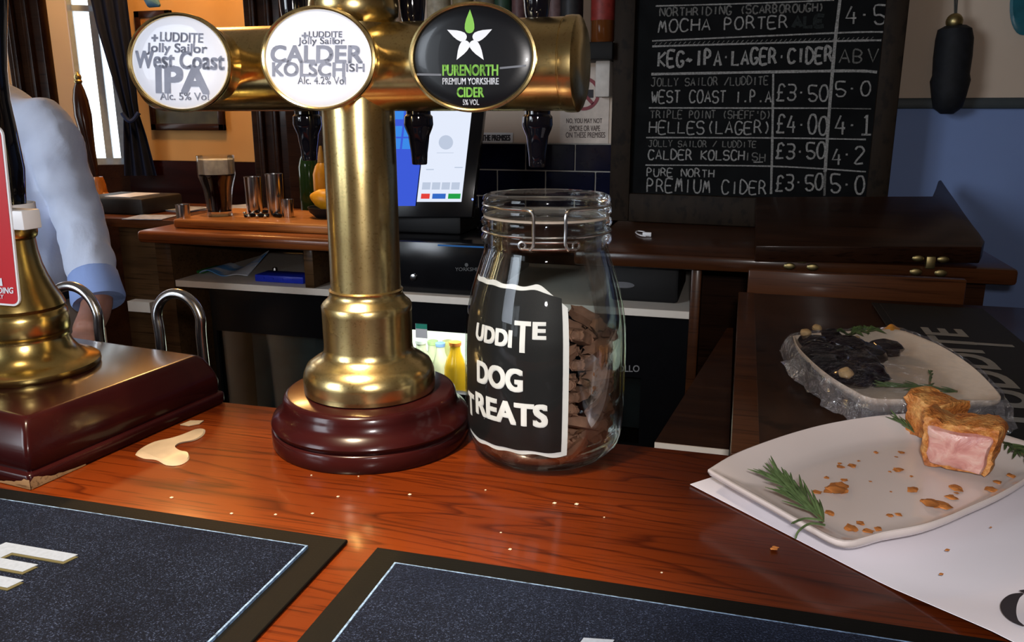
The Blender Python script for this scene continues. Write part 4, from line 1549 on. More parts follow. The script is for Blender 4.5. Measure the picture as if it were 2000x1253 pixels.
# ================================================================== behind the bar
BE = 1.88        # front edge of back counter
ZC = 1.13
flapz = ZC
bm = bmesh.new()
xl = oy(1120, 495, BE).x
bc = thing('back_counter', 'dark brown back counter under the chalkboard', 'counter', (.0, 2.2, .98))
box(bm, (oy(962, 500, 1.985).x, 2.05, ZC - .035), (xl + .02, BY - .012, ZC))
box(bm, (xl, BE, ZC - .035), (.56, BY - .012, ZC), .008)
finish('counter_top', bm, M['counter'], bc)
bm = bmesh.new()
x0 = oy(1458, 545, 1.90).x; x1 = oy(1824, 560, 1.90).x
box(bm, (x0, RY + .003, ZB - .04), (x1, RY + .022, oz(1640, 541).z + .045), .003)
finish('end_rail', bm, wood('rail_wood', (.05, .016, .006), (.075, .024, .008), (.1, .033, .011), .35), ret)
# hinged flap folded back on the counter
fl = thing('counter_flap', 'dark wooden counter flap folded back on two brass hinges', 'counter flap', (.3, 2.15, ZC))
nl, nr = oy(1476, 482, 1.90), oy(1920, 484, 1.90)
nl.z = nr.z = ZC + .004
tilt = Plane(V((0, 1.9, ZC + .046)), V((0, -math.sin(.155), math.cos(.155))))
pts = [tilt.at(1476, 480), tilt.at(1918, 482), tilt.at(1924, 470), tilt.at(1912, 455), tilt.at(1900, 440), tilt.at(1884, 418), tilt.at(1862, 386), tilt.at(1839, 351), tilt.at(1833, 352), tilt.at(1824, 384), tilt.at(1476, 384)]
pts = [V((p.x, min(p.y, BY - .03), p.z)) for p in pts]
bm = bmesh.new()
extrude_poly(bm, pts, (0, .006, -.036), .003)
finish('flap_leaf', bm, wood('flap_wood', (.014, .0048, .0024), (.023, .0085, .0038), (.035, .013, .006), .35, coat=.2), fl)
for hx, hy in ((1566, 503), (1816, 510)):
    c = oy(hx, hy, BE - .004)
    hg = thing('brass_hinge', 'brass flap hinge nearer the %s of the folded counter flap' % ('chalkboard' if hx < 1700 else 'blue wall end'), 'hinge', (c.x, BE - .006, ZC - .012), 'flap hinges')
    bm = bmesh.new(); box(bm, (c.x - .009, BE - .016, ZC - .004), (c.x + .009, BE - .0005, ZC + .022), .002)
    finish('knuckle', bm, M['brass_small'], hg)
    for s_ in (-1, 1):
        bm = bmesh.new(); sphere(bm, (c.x + s_ * .024, BE - .003, ZC - .014), (.0125, .0028, .008), 14, 8); finish('hinge_leaf', bm, M['brass_small'], hg)
        bm = bmesh.new(); sphere(bm, (c.x + s_ * .024, BE - .009, ZC + .016), (.012, .0028, .007), 14, 8); finish('hinge_leaf', bm, M['brass_small'], hg)

# chalkboard leaning at the back
ca_ = math.radians(-5.4)
cdir = V((math.cos(ca_), math.sin(ca_), 0)); cn = V((cdir.y, -cdir.x, 0))
if cn.y > 0: cn = -cn
c0 = oz(1250, 437, ZC); c0 = V((c0.x, 2.46, 0))
CB = Plane(c0, cn)
F = CB.at
cb = thing('chalkboard_menu', 'framed black chalkboard listing beers, lagers and prices in white chalk', 'chalkboard', V((oy(1460, 437, 2.45).x, 2.44, ZC)))
ft = .02


def cb_box(bm, x0, x1, z0, z1, d0, d1, bev=.003):
    p0 = c0 + cdir * x0; p1 = c0 + cdir * x1
    P = [p0 + cn * d1 + V((0, 0, z0)), p1 + cn * d1 + V((0, 0, z0)), p1 + cn * d1 + V((0, 0, z1)), p0 + cn * d1 + V((0, 0, z1))]
    extrude_poly(bm, P, cn * (d0 - d1), bev)


U = lambda x, y: (F(x, y) - c0).dot(cdir)
uL0, uL1 = U(1197, 250), U(1236, 250); uR0, uR1 = U(1705, 250), U(1748, 250)
zB0 = ZC + .001; zB1 = F(1460, 384).z; zT = 1.95
bm = bmesh.new(); cb_box(bm, uL1 - .005, uR0 + .005, zB0 + .01, zT, -.012, .0, 0)
finish('slate', bm, M['slate'], cb, smooth=False)
bm = bmesh.new()
M['frame_wood'] = wood('frame_wood', (.010, .006, .0035), (.016, .0095, .005), (.024, .014, .008), .6, (12, 12, 1.5), True, .0)
for a in ((uL0, uL1, zB0, zT + .05), (uR0, uR1, zB0, zT + .05), (uL1, uR0, zB0, zB1), (uL1, uR0, zT, zT + .05)):
    cb_box(bm, *a, -.015, .02)
finish('board_frame', bm, M['frame_wood'], cb)
CH = Plane(c0 + cn * .0012, cn).at
c4 = lambda x, y: (1180 + x / 2.983, y / 2.983)


def chalk4(bm, body, xa, ya, xb, yb, h, wd=.0042):
    a = c4(xa, ya); b = c4(xb, yb)
    chalk(bm, CH, body, a[0], a[1], b[0], b[1], h / 2.983, wd)


bm = bmesh.new()
for row in (('MOCHA PORTER', 315, 190, 1065, 160, 68), ('KEG~IPA·LAGER·CIDER', 315, 388, 1325, 360, 84, .0068), ('WEST COAST I.P.A', 275, 597, 972, 595, 66), ('HELLES(LAGER)', 262, 775, 970, 778, 68), ('CALDER KOLSCH', 258, 925, 815, 935, 55),
            ('PURE NORTH', 250, 1025, 637, 1033, 45, .0036), ('PREMIUM CIDER', 250, 1115, 940, 1130, 74), ('£3·50', 1005, 583, 1300, 585, 90, .0046), ('£4·00', 1005, 775, 1295, 778, 100, .0052), ('£3·50', 1000, 922, 1285, 920, 84, .0052), ('£3·50', 1000, 1108, 1272, 1105, 90, .005),
            ('4·5', 1410, 140, 1635, 135, 105), ('5·0', 1352, 558, 1548, 553, 82), ('4·1', 1345, 782, 1555, 785, 112, .0052), ('4·2', 1328, 957, 1508, 955, 100, .005), ('5·0', 1322, 1118, 1510, 1122, 98, .005)):
    chalk4(bm, *row)


def cline(bm, pts, wd):
    P = [CH(*c4(x, y)) for x, y in pts]
    ribbon(bm, smooth_path(P, 8), wd)


for pts, wd_ in (([(280, 238), (1340, 192), (1625, 186)], .004), ([(280, 270), (1340, 240), (1615, 234)], .005), ([(275, 432), (1345, 413), (1590, 420)], .007), ([(260, 628), (700, 629), (1300, 630)], .004), ([(245, 801), (975, 803), (1525, 812)], .004), ([(240, 961), (975, 968), (1525, 1000)], .004),
                 ([(1382, -60), (1350, 200), (1315, 600), (1287, 1000)], .008), ([(985, 430), (980, 800), (972, 1130)], .006), ([(300, 35), (900, 18), (1340, 0)], .0035), ([(870, 945), (925, 943)], .003)):
    cline(bm, pts, wd_)
finish('chalk_lettering', bm, M['chalk'], cb, smooth=False)
bm = bmesh.new()
for row in (('NORTHRIDING (SCARBOROUGH)', 325, 95, 1280, 65, 46, .004), ('JOLLY SAILOR /LUDDITE', 275, 500, 955, 492, 46, .0032), ("TRIPLE POINT (SHEFF'D)", 270, 688, 970, 692, 44, .0032), ('JOLLY SAILOR / LUDDITE', 258, 852, 885, 858, 36, .0028), ('ISH', 820, 935, 935, 940, 45, .0032), ('ABV', 1370, 365, 1595, 362, 76, .0042)):
    chalk4(bm, *row)
for i in range(46):
    x = 300 + i * 28; y = 254 - 33 * i / 46
    ribbon(bm, [CH(*c4(x - 6, y + 7)), CH(*c4(x + 8, y - 7))], .0022)
cline(bm, [(1287, 1000), (1283, 1140)], .006); cline(bm, [(1300, 630), (1555, 634)], .003)
finish('faint_lettering', bm, M['chalkfaint'], cb, smooth=False)
bm = bmesh.new(); chalk4(bm, 'ALE', 1100, 160, 1280, 150, 62, .010)
finish('rubbed_lettering', bm, M['chalkghost'], cb, smooth=False)

# cable tie left on the counter
bm = bmesh.new()
tube(bm, smooth_path([oz(x, y, ZC + .004) for x, y in ((1262, 461), (1250, 459), (1242, 454), (1245, 451), (1256, 452), (1266, 456))], 4), .0018, 6)
c = oz(1264, 462, ZC)
box(bm, (c.x - .012, c.y - .006, ZC + .0006), (c.x + .011, c.y + .006, ZC + .012), .002)
solo('key_tag', bm, M['white'], 'small white looped tag lying on the dark back counter', 'tag')

# hanging things on the right wall
WY = BY - .03
bm = bmesh.new()
co_ = thing('hanging_cosh', 'long dark wrapped stick with a brass bead hanging on the cream wall', 'ornament', oy(1850, 225, WY - .03))
q0, q1 = oy(1866, 50, WY - .03), oy(1849, 222, WY - .03)
pts = [q0.lerp(q1, t) for t in (0, .04, .15, .35, .55, .62, .8, .93, 1)]
tube(bm, pts, [.026, .041, .046, .047, .045, .049, .043, .036, .016], 18)
for v in bm.verts: v.co += V((.004 * math.sin(v.co.z * 420), 0, 0)) * .25
finish('wrapped_body', bm, flat('black_wrap', (.008, .009, .012), .7, 0, .4, 60, .5), co_)
bm = bmesh.new(); sphere(bm, oy(1864, 42, WY - .04), .021); finish('brass_bead', bm, M['brass_small'], co_)
bm = bmesh.new()
for dx in (-3, 5): tube(bm, [oy(1866 + dx * .3, 30, WY - .03), oy(1868 + dx, -60, WY - .02)], .0022, 6)
finish('cord', bm, flat('cord', (.06, .06, .055), .8), co_)
bm = bmesh.new()
c = oy(1990, 20, WY - .03); 
lathe(bm, [(0, -.012), (.030, -.012), (.040, -.006), (.042, 0), (.036, .004), (.030, .002), (0, .001)], (0, 0, 0), 32, 'Y', Matrix.Diagonal((1.0, 1.0, 2.3)).to_3x3())
bmesh.ops.translate(bm, verts=bm.verts, vec=(c.x + .018, c.y, c.z + .035))
solo('wall_plaque', bm, flat('teal_glaze', (.02, .12, .16), .3, 0, .3, 20), 'teal oval dish hanging at the top right corner of the wall', 'ornament')

# ------------------------------------------------------------------ signs, shelf and bottles on back wall
def sheet(name, label, cat, x0, y0, x1, y1, Y, mat, rows=(), tmat='ink', th=.001):
    t = thing(name, label, cat, oy((x0 + x1) / 2, y1, Y))
    a = oy(x0, y1, Y); b = oy(x1, y0, Y)
    bm = bmesh.new(); box(bm, (a.x, Y, a.z), (b.x, Y + th, b.z))
    finish('sheet', bm, M[mat], t, smooth=False)
    bm = bmesh.new()
    for body, xa, ya, xb, yb, bold in rows: text_px(bm, lambda x, y: oy(x, y, Y - .0008), body, xa, ya, xb, yb, bold)
    if rows: finish('lettering', bm, M[tmat], t, smooth=False)
    return t


M['notice'] = flat('notice_paper', (.62, .53, .46), .7)
M['noticeink'] = flat('notice_ink', (.12, .09, .08), .7)
nt = sheet('wall_notice', 'paper no-smoking notice on the cream wall above the navy tiles', 'notice', 1093, 130, 1192, 279, BY - .003, 'notice',
           (('NO, YOU MAY NOT', 1106, 231, 1176, 242, .02), ('SMOKE OR VAPE', 1112, 245, 1172, 256, .02), ('ON THESE PREMISES', 1105, 258, 1182, 269, .02)), 'noticeink')
bm = bmesh.new()
cc = oy(1140, 183, BY - .0045)
lathe(bm, [(.040, 0), (.050, 0), (.050, .001), (.040, .001), (.040, 0)], cc, 36, 'Y')
box(bm, (-.042, -.001, -.005), (.042, 0, .005), 0, 1, Matrix.Translation(cc) @ Matrix.Rotation(.8, 4, 'Y'))
finish('warning_ring', bm, flat('notice_red', (.25, .05, .06), .6), nt, smooth=False)
bm = bmesh.new(); box(bm, (cc.x - .030, cc.y - .0006, cc.z - .012), (cc.x + .030, cc.y + .0002, cc.z + .012))
finish('pictogram', bm, M['ink'], nt, smooth=False)
sheet('wall_sticker', 'narrow white sticker with black capitals on the wall beside the till', 'sticker', 938, 259, 1002, 278, BY - .003, 'labelwhite', (('THE PREMISES', 941, 263, 997, 275, .06),), 'ink')
bm = bmesh.new()
a = oy(1168, 158, BY - .05)
box(bm, (a.x, BY - .10, oy(1168, 190, BY - .05).z), (oy(1196, 150, BY - .05).x, BY - .0045, oy(1180, 120, BY - .05).z), .004)
solo('white_dispenser', bm, flat('dispenser_white', (.60, .55, .50), .5), 'white wall dispenser beside the chalkboard frame', 'dispenser')
# shelf
Ysh = 2.42
zsh = oy(1165, 80, Ysh).z
bm = bmesh.new()
box(bm, (oy(722, 80, Ysh).x, Ysh, zsh - .05), (oy(1197, 80, Ysh).x, BY - .002, zsh - .002), .004)
solo('bottle_shelf', bm, M['matt_black'], 'black wall shelf carrying the row of spirit bottles', 'shelf')


def bottle(x, wpx, glassc, labelc, lab_, capc=(.02, .02, .02), Yo=0.05, low=None):
    Yb = Ysh + Yo
    c = oy(x, 60, Yb)
    r = wpx / 2 / FPX * (c - _C).dot(_FW)
    t = thing('spirit_bottle', lab_, 'bottle', (c.x, Yb, zsh - .0018), 'bottles on the wall shelf')
    z = zsh - .0016
    bm = bmesh.new()
    lathe(bm, [(0, z), (r * .9, z), (r, z + .006), (r, z + .16), (r * .9, z + .18), (r * .5, z + .205), (r * .36, z + .22), (r * .36, z + .28), (0, z + .28)], (c.x, Yb, 0), 28)
    k_ = N('bottle_glass'); k_.pbsdf(glassc, .08, 0, Coat_Weight=.5)
    finish('bottle_body', bm, k_.m, t)
    lo = .045 if low is None else low
    bm = bmesh.new(); lathe(bm, [(r + .0004, z + lo), (r + .0008, z + lo), (r + .0008, z + .14), (r + .0004, z + .14)], (c.x, Yb, 0), 28)
    finish('bottle_label', bm, flat('bottle_label', labelc, .5, 0, .3, 60), t)
    bm = bmesh.new(); lathe(bm, [(0, z + .28), (r * .4, z + .28), (r * .4, z + .31), (0, z + .31)], (c.x, Yb, 0), 20)
    finish('bottle_cap', bm, flat('bottle_cap', capc, .4), t)


bottle(752, 44, (.16, .14, .11), (.40, .36, .26), 'clear bottle with a cream label just right of the brass finial')
bottle(858, 46, (.15, .13, .10), (.34, .30, .22), 'clear bottle with a buff label above the black badge')
bottle(905, 40, (.10, .05, .02), (.20, .16, .08), 'amber bottle half hidden behind the black badge')
bottle(950, 40, (.05, .05, .03), (.12, .10, .07), 'dim bottle with a dull label behind the black badge')
bottle(983, 34, (.01, .035, .018), (.02, .05, .03), 'dark green bottle above the right side of the black badge', low=.03)
bottle(1014, 28, (.06, .03, .03), (.12, .06, .06), 'slim reddish bottle left of the right tap handle')
bottle(1083, 30, (.10, .06, .07), (.12, .07, .07), 'slim pinkish bottle right of the right tap handle')
bottle(1116, 44, (.20, .10, .11), (.014, .014, .016), 'clear bottle with a wide black label and pink base', low=.022)
bottle(1177, 46, (.12, .035, .008), (.22, .025, .02), 'amber bottle with a red label at the end of the shelf', low=.06)

# ------------------------------------------------------------------ till
till = thing('till_screen', 'lit touchscreen till tilted on the back counter behind the brass column', 'till', V((oy(850, 560, 2.15).x, 2.15, .985)))
TP = Plane(oy(860, 310, 2.13), V((.10, -1, .22)))
ps = TP.at
tn = TP.n if TP.n.y < 0 else -TP.n
bm = bmesh.new()
extrude_poly(bm, [ps(700, 424) - tn * .004, ps(921, 424) - tn * .004, ps(946, 205) - tn * .004, ps(700, 205) - tn * .004], -tn * .03, .003)
finish('screen_case', bm, M['black'], till)
bm = bmesh.new()
bx = oy(860, 440, 2.20)
ztd = oy(860, 473, 1.985).z + .0006
box(bm, (bx.x - .11, 2.12, ztd), (bx.x + .09, 2.30, ztd + .06), .01)
box(bm, (bx.x - .05, 2.17, 1.15), (bx.x + .05, 2.23, 1.25), .01)
finish('stand', bm, M['matt_black'], till)


def quad(bm, P, x0, y0, x1, y1, d=0.0, sh=-.115):
    s = lambda x, y: P(x + (y - 222) * sh, y) + tn * d
    face(bm, [s(x0, y1), s(x1, y1), s(x1, y0), s(x0, y0)])


bm = bmesh.new(); quad(bm, ps, 720, 212, 832, 402, .0004); finish('screen_blue', bm, emit('screen_blue', (.05, .11, .72), .95), till, smooth=False)
bm = bmesh.new(); quad(bm, ps, 834, 214, 921, 394, .0006); finish('screen_page', bm, emit('screen_page', (.80, .86, 1.0), .98), till, smooth=False)
bm = bmesh.new()
for y in (212, 246, 270):
    for x in (760, 792): quad(bm, ps, x + 1, y, x + 29, y + 21, .0008)
finish('screen_buttons', bm, emit('screen_button', (.05, .27, .85), .95), till, smooth=False)
bm = bmesh.new()
for i in range(4): quad(bm, ps, 841 + i * 19, 356, 857 + i * 19, 370, .0008)
cpx = [ps(871 + 14 * math.cos(t), 278 + 14 * math.sin(t)) + tn * .0008 for t in [2 * PI * i / 28 for i in range(28)]]
face(bm, cpx)
quad(bm, ps, 845, 330, 860, 332, .0008); quad(bm, ps, 900, 326, 916, 328, .0008); quad(bm, ps, 862, 298, 895, 299, .0008)
finish('screen_lettering', bm, emit('screen_grey', (.58, .66, .82), .9), till, smooth=False)
for nm, xx, w_, c_ in (('red_button', 841, 17, (.85, .06, .05)), ('blue_button', 863, 26, (.04, .16, .62)), ('green_button', 894, 24, (.02, .38, .07))):
    bm = bmesh.new(); quad(bm, ps, xx, 378, xx + w_, 388, .0009); finish(nm, bm, emit(nm, c_, .9), till, smooth=False)
for q in ((923, 388), (1000, 371)):
    pass
bm = bmesh.new(); sphere(bm, oy(923, 389, 2.10), .003, 8, 6); finish('power_light', bm, emit('power_light', (.2, .3, 1), 2), till)
# cash drawer
Yd = 1.985
a = oy(735, 568, Yd); b = oy(948, 470, Yd)
dr = thing('cash_drawer', 'black cash drawer with a round lock below the till', 'cash drawer', V(((a.x + b.x) / 2, 2.2, .981)))
bm = bmesh.new(); box(bm, (a.x, Yd, .9805), (b.x, 2.44, oy(860, 473, Yd).z), .004); finish('drawer_body', bm, M['black'], dr)
bm = bmesh.new(); lathe(bm, [(0, -.006), (.005, -.006), (.0085, -.005), (.009, 0)], oy(808, 541, Yd - .0), 20, 'Y'); 
for v in bm.verts: v.co.y = 2 * Yd - v.co.y if v.co.y > Yd else v.co.y
finish('lock', bm, M['steel'], dr)
bm = bmesh.new(); text_px(bm, lambda x, y: oy(x, y, Yd - .0008), 'YORKSHIRE', 889, 522, 944, 529, .02)
cc = oy(911, 517, Yd - .0008)
face(bm, [cc + V((.005 * math.cos(t), 0, .005 * math.sin(t))) for t in [2 * PI * i / 10 for i in range(10)]])
finish('lettering', bm, flat('grey_logo', (.10, .10, .10), .6), dr, smooth=False)
bm = bmesh.new(); p0 = oy(855, 477, Yd - .001); p1 = oy(945, 481, Yd - .001)
extrude_poly(bm, [p0, p1, p1 + V((0, 0, -.004)), p0 + V((0, 0, -.004))], (0, -.001, 0))
finish('blue_strip', bm, flat('blue_strip', (.02, .15, .45), .3), dr, smooth=False)

# white shelf and cabinet under orange counter
xsl = oy(342, 548, 1.96).x; xsr = oy(1349, 612, 1.96).x
zs1 = .98
cabt = thing('back_bar_cabinet', 'brown back-bar cabinet frame with one long white shelf', 'cabinet', ((xsl + xsr) / 2, 2.2, 0))
bm = bmesh.new(); box(bm, (xsl, 1.96, zs1 - .019), (xsr, 2.5, zs1), .001, 1); finish('white_shelf', bm, M['shelf'], cabt)
bm = bmesh.new(); box(bm, (xsl - .05, 2.50, 0), (.60, 2.52, ZC - .04)); finish('back_panel', bm, M['darkwood'], cabt)
xlp = oy(318, 520, 1.98).x; xlp2 = oy(342, 520, 1.98).x
bm = bmesh.new(); box(bm, (xlp, 1.955, 0), (xsl - .0005, 2.50, ZC - .037), .002); finish('end_panel', bm, M['cabwood'], cabt)
a = oy(593, 520, 1.96).x; b = oy(611, 520, 1.96).x
bm = bmesh.new(); box(bm, (a, 1.962, zs1 + .0004), (b, 2.46, ZC - .037), .002); finish('divider', bm, M['cabwood'], cabt)
pxp = oy(1358, 560, 1.93).x
bm = bmesh.new(); box(bm, (pxp - .011, 1.93, 0), (pxp + .013, 2.0, ZC - .0355), .003); finish('upright', bm, M['counter'], cabt)
bm = bmesh.new(); box(bm, (pxp + .25, 1.95, 0), (.52, 1.97, ZC - .0355)); finish('front_panel', bm, M['darkwood'], cabt)
for xx in (1838, 1868):
    q = oy(xx, 560, 1.90)
    bm = bmesh.new(); box(bm, (q.x - .02, 1.89, 1.0), (q.x + .016, 1.99, ZC - .036), .008); finish('corbel', bm, M['darkwood'], cabt)
# orange counter
oc = thing('side_counter', 'orange-brown wooden counter with rounded front edge holding the pint and board', 'counter', (-1.3, 2.15, ZC - .035))
xo0 = oz(286, 446, ZC).x; xo1 = oz(640, 478, ZC).x
bm = bmesh.new(); box(bm, (xo0, 1.885, ZC - .034), (xo1 + .02, 2.50, ZC), .011, 3)
finish('counter_top', bm, M['orange'], oc)

# fridges below the shelf
def fridge(x0, x1, lab_, header=None, lit=False, win=None):
    Yf = 1.985
    ax_ = oy(x0, 700, Yf).x; bx_ = oy(x1, 700, Yf).x
    t = thing('bottle_fridge', lab_, 'fridge', ((ax_ + bx_) / 2, 2.2, 0), 'undercounter fridges')
    wx0, wy0, wx1, wy1 = win
    p0 = oy(wx0, wy1, Yf); p1 = oy(wx1, wy0, Yf)
    zt_f = zs1 - .022
    bm = bmesh.new()
    box(bm, (ax_, Yf + .03, 0.02), (ax_ + .02, 2.49, zt_f)); box(bm, (bx_ - .02, Yf + .03, .02), (bx_, 2.49, zt_f)); box(bm, (ax_ + .02, 2.46, .02), (bx_ - .02, 2.49, zt_f)); box(bm, (ax_, Yf + .03, p1.z + .04), (bx_, 2.49, zt_f)); box(bm, (ax_, Yf + .03, 0.0), (bx_, 2.49, .08))
    finish('fridge_body', bm, M['matt_black'], t, smooth=False)
    bm = bmesh.new()
    for lo, hi in (((ax_ + .002, .06), (p0.x, zt_f)), ((p1.x, .06), (bx_ - .002, zt_f)), ((p0.x, p1.z), (p1.x, zt_f)), ((p0.x, .06), (p1.x, p0.z if p0.z > .2 else .12))):
        if hi[0] - lo[0] > .001: box(bm, (lo[0], Yf, lo[1]), (hi[0], Yf + .028, hi[1]))
    dr_ = finish('fridge_door', bm, M['black'], t, smooth=False)
    bm = bmesh.new(); box(bm, (p0.x, Yf + .010, p0.z), (p1.x, Yf + .016, p1.z))
    finish('door_glass', bm, thin_glass('fridge_glass', (.75, .78, .78), .5, .04, .10), dr_, smooth=False)
    return t, p0, p1, ax_, bx_


f1, p0, p1, *_ = fridge(420, 655, 'dark undercounter fridge left of the brass column', win=(437, 662, 642, 800))
bm = bmesh.new(); box(bm, (p0.x - .01, 2.15, p0.z - .05), (p1.x + .01, 2.17, p1.z + .03)); finish('interior_panel', bm, flat('fridge_dark', (.17, .20, .19), .5, 0, .4, 10), f1)
f2, p0, p1, *_ = fridge(656, 1120, 'lit undercounter fridge of bright bottles behind the brass column', win=(700, 662, 1060, 751))
bm = bmesh.new(); box(bm, (p0.x - .02, 2.40, p0.z - .05), (p1.x + .02, 2.41, p1.z + .03)); finish('lit_back', bm, emit('fridge_light', (.95, 1.0, .78), 3.5), f2)
bm = bmesh.new(); box(bm, (p0.x - .02, 2.02, p0.z - .27), (p1.x + .02, 2.40, p0.z - .25)); finish('wire_shelf', bm, M['white'], f2)
light('fridge_strip', 'AREA', ((p0.x + p1.x) / 2, 2.06, p1.z + .035), ((p0.x + p1.x) / 2, 2.2, p0.z), 5.0, (.97, 1, .88), .6, .05)
fsz = p0.z - .2498


def juice(x, ytop, c_, capc, lab_, Y=2.09, r=.030):
    c = oy(x, ytop, Y); z1 = c.z
    t = thing('juice_bottle', lab_, 'bottle', (c.x, Y, fsz), 'bottles in the lit fridge')
    bm = bmesh.new(); lathe(bm, [(0, fsz), (r * .95, fsz), (r, fsz + .006), (r, z1 - .075), (r * .82, z1 - .055), (r * .5, z1 - .030), (r * .46, z1 - .012), (0, z1 - .012)], (c.x, Y, 0), 24)
    k_ = N('juice'); k_.pbsdf(c_, .15, 0, Emission_Color=c_, Emission_Strength=0.0, Coat_Weight=.6); finish('bottle_body', bm, k_.m, t)
    bm = bmesh.new(); lathe(bm, [(0, z1 - .012), (r * .52, z1 - .012), (r * .55, z1 - .002), (r * .4, z1), (0, z1)], (c.x, Y, 0), 20); finish('bottle_cap', bm, flat('juice_cap', capc, .4), t)


juice(822, 662, (.70, .75, .55), (.85, .9, .85), 'pale bottle with a white cap next to the brass column in the fridge')
juice(845, 664, (.72, .76, .50), (.55, .75, .35), 'pale bottle with a green cap in the lit fridge', 2.21)
juice(860, 668, (.78, .80, .60), (.25, .42, .8), 'pale lemon bottle with a blue cap in the lit fridge', 2.14, .026)
juice(889, 666, (.90, .50, .02), (.9, .28, .05), 'orange juice bottle with an orange cap in the lit fridge', 2.07, .032)
juice(874, 664, (.75, .72, .3), (.8, .75, .3), 'yellow-capped bottle behind the orange juice', 2.28)
sheet('price_ticket', 'small green and white ticket on the lit fridge door', 'ticket', 812, 633, 834, 659, 1.983, 'white')
bm = bmesh.new(); a = oy(812, 641, 1.982); b = oy(834, 633, 1.982); box(bm, (a.x, 1.9815, a.z), (b.x, 1.9828, b.z)); 
solo('ticket_strip', bm, flat('ticket_green', (.03, .35, .24), .5), 'green band along the top of the fridge ticket', 'ticket')
f3, p0, p1, *_ = fridge(1130, 1345, 'black undercounter fridge with pale capitals on its header, right of the jar', win=(1140, 738, 1252, 862))
bm = bmesh.new(); box(bm, (p0.x, 2.12, p0.z), (p1.x, 2.14, p1.z)); finish('interior_panel', bm, flat('fridge_dark', (.03, .04, .04), .5, 0, .4, 10), f3)
bm = bmesh.new(); text_px(bm, lambda x, y: oy(x, y, 1.983), 'APOLLO', 1186, 713, 1249, 726, .02)
finish('lettering', bm, flat('header_print', (.26, .26, .26), .6), f3, smooth=False)
# dark things stored on right of white shelf
bm = bmesh.new()
st = thing('storage_box', 'black box with a pale oval badge on the white shelf under the dark counter', 'box', V((oy(1270, 590, 2.05).x, 2.1, zs1)))
box(bm, (oy(1190, 580, 2.03).x, 2.03, zs1 + .0005), (oy(1325, 580, 2.03).x, 2.3, zs1 + .10), .01)
finish('box_body', bm, M['matt_black'], st)
bm = bmesh.new(); cc = oy(1216, 556, 2.028)
face(bm, [cc + V((.030 * math.cos(t), 0, .008 * math.sin(t))) for t in [2 * PI * i / 20 for i in range(20)]])
finish('oval_badge', bm, flat('oval_badge', (.12, .12, .13), .5), st, smooth=False)

# ------------------------------------------------------------------ items on the white shelf, left bay
bm = bmesh.new()
za = zs1 + .001
base = oy(445, 535, 2.08)
n1, n2 = 18, 8
g = []
A_ = oy(397, 522, 2.06); B_ = oy(490, 520, 2.06)
for j in range(n2 + 1):
    row = []
    for i in range(n1 + 1):
        u, v = i / n1, j / n2
        x = A_.x + (B_.x - A_.x) * u
        lift = .060 * max(0, (u - .35) / .65) ** 1.3 * v + .012 * math.sin(u * 9) * (1 - u) + .01
        row.append(bm.verts.new(V((x, 2.04 + v * .12, za + .002 + abs(lift) * .9))))
    g.append(row)
for j in range(n2):
    for i in range(n1): bm.faces.new((g[j][i], g[j][i + 1], g[j + 1][i + 1], g[j + 1][i]))
r = bmesh.ops.extrude_face_region(bm, geom=list(bm.faces))
bmesh.ops.translate(bm, verts=[v for v in r['geom'] if isinstance(v, bmesh.types.BMVert)], vec=(0, 0, -.003))
zm = min(v.co.z for v in bm.verts)
for v in bm.verts: v.co.z += za - zm
k = N('cloth_blue_white'); f = k.noise(k.coord((4, 9, 9)), 2.2, 3)
k.pbsdf(k.ramp(f, [(.42, (.10, .33, .72)), (.54, (.62, .68, .78))]), .8)
solo('folded_cloth', bm, k.m, 'crumpled blue and white cloth on the white shelf', 'cloth')
bm = bmesh.new()
a = oy(498, 548, 2.0); b = oy(592, 545, 2.0)
box(bm, (a.x, 2.0, za), (b.x, 2.07, za + .020), .003)
for i in range(4): box(bm, (a.x + .02 + i * .03, 1.998, za + .008), (a.x + .03 + i * .03, 2.0, za + .014))
solo('blue_tray', bm, flat('blue_plastic', (.012, .035, .55), .35, 0, .1), 'bright blue plastic tray on the white shelf', 'tray')
bm = bmesh.new()
p = oy(537, 525, 2.12)
lathe(bm, [(0, za), (.012, za), (.012, za + .004), (.004, za + .008), (.004, p.z - .01), (.008, p.z - .004), (.007, p.z + .004), (0, p.z + .006)], (p.x, 2.12, 0), 16)
solo('bottle_stopper', bm, M['steel'], 'slim steel stopper standing behind the blue tray', 'stopper')
bm = bmesh.new(); a = oy(385, 530, 2.1); box(bm, (a.x, 2.06, za), (a.x + .05, 2.16, za + .008), .003)
solo('green_pad', bm, flat('green_pad', (.02, .16, .03), .8), 'green scouring pad left of the crumpled cloth', 'pad')

# ------------------------------------------------------------------ board with pint, cups, lemon
bx0 = oz(357, 441, ZC + .001).x; bx1 = oz(598, 452, ZC + .001).x
by0 = 1.955
zbd = ZC + .026
bm = bmesh.new(); box(bm, (bx0, by0, ZC + .0004), (bx1 + .12, 2.25, zbd), .007, 3)
solo('chopping_board', bm, M['board'], 'orange wooden board on the side counter under the pint and steel cups', 'board')


def cup(x, yb, yt, wpx, Y, lab_, mat='steel', z0=None):
    c = oy(x, yb, Y); s = (c - _C).dot(_FW) / FPX
    z0 = zbd + .0004 if z0 is None else z0
    r = wpx / 2 * s; h = oy(x, yt, Y).z - z0
    bm = bmesh.new()
    lathe(bm, [(0, z0), (r * .90, z0), (r * .92, z0 + .002), (r * .985, z0 + h - .003), (r, z0 + h), (r * .97, z0 + h), (r * .9, z0 + .004), (0, z0 + .004)], (c.x, Y, 0), 32)
    return solo('steel_cup', bm, M[mat], lab_, 'cup', 'steel spirit measures')


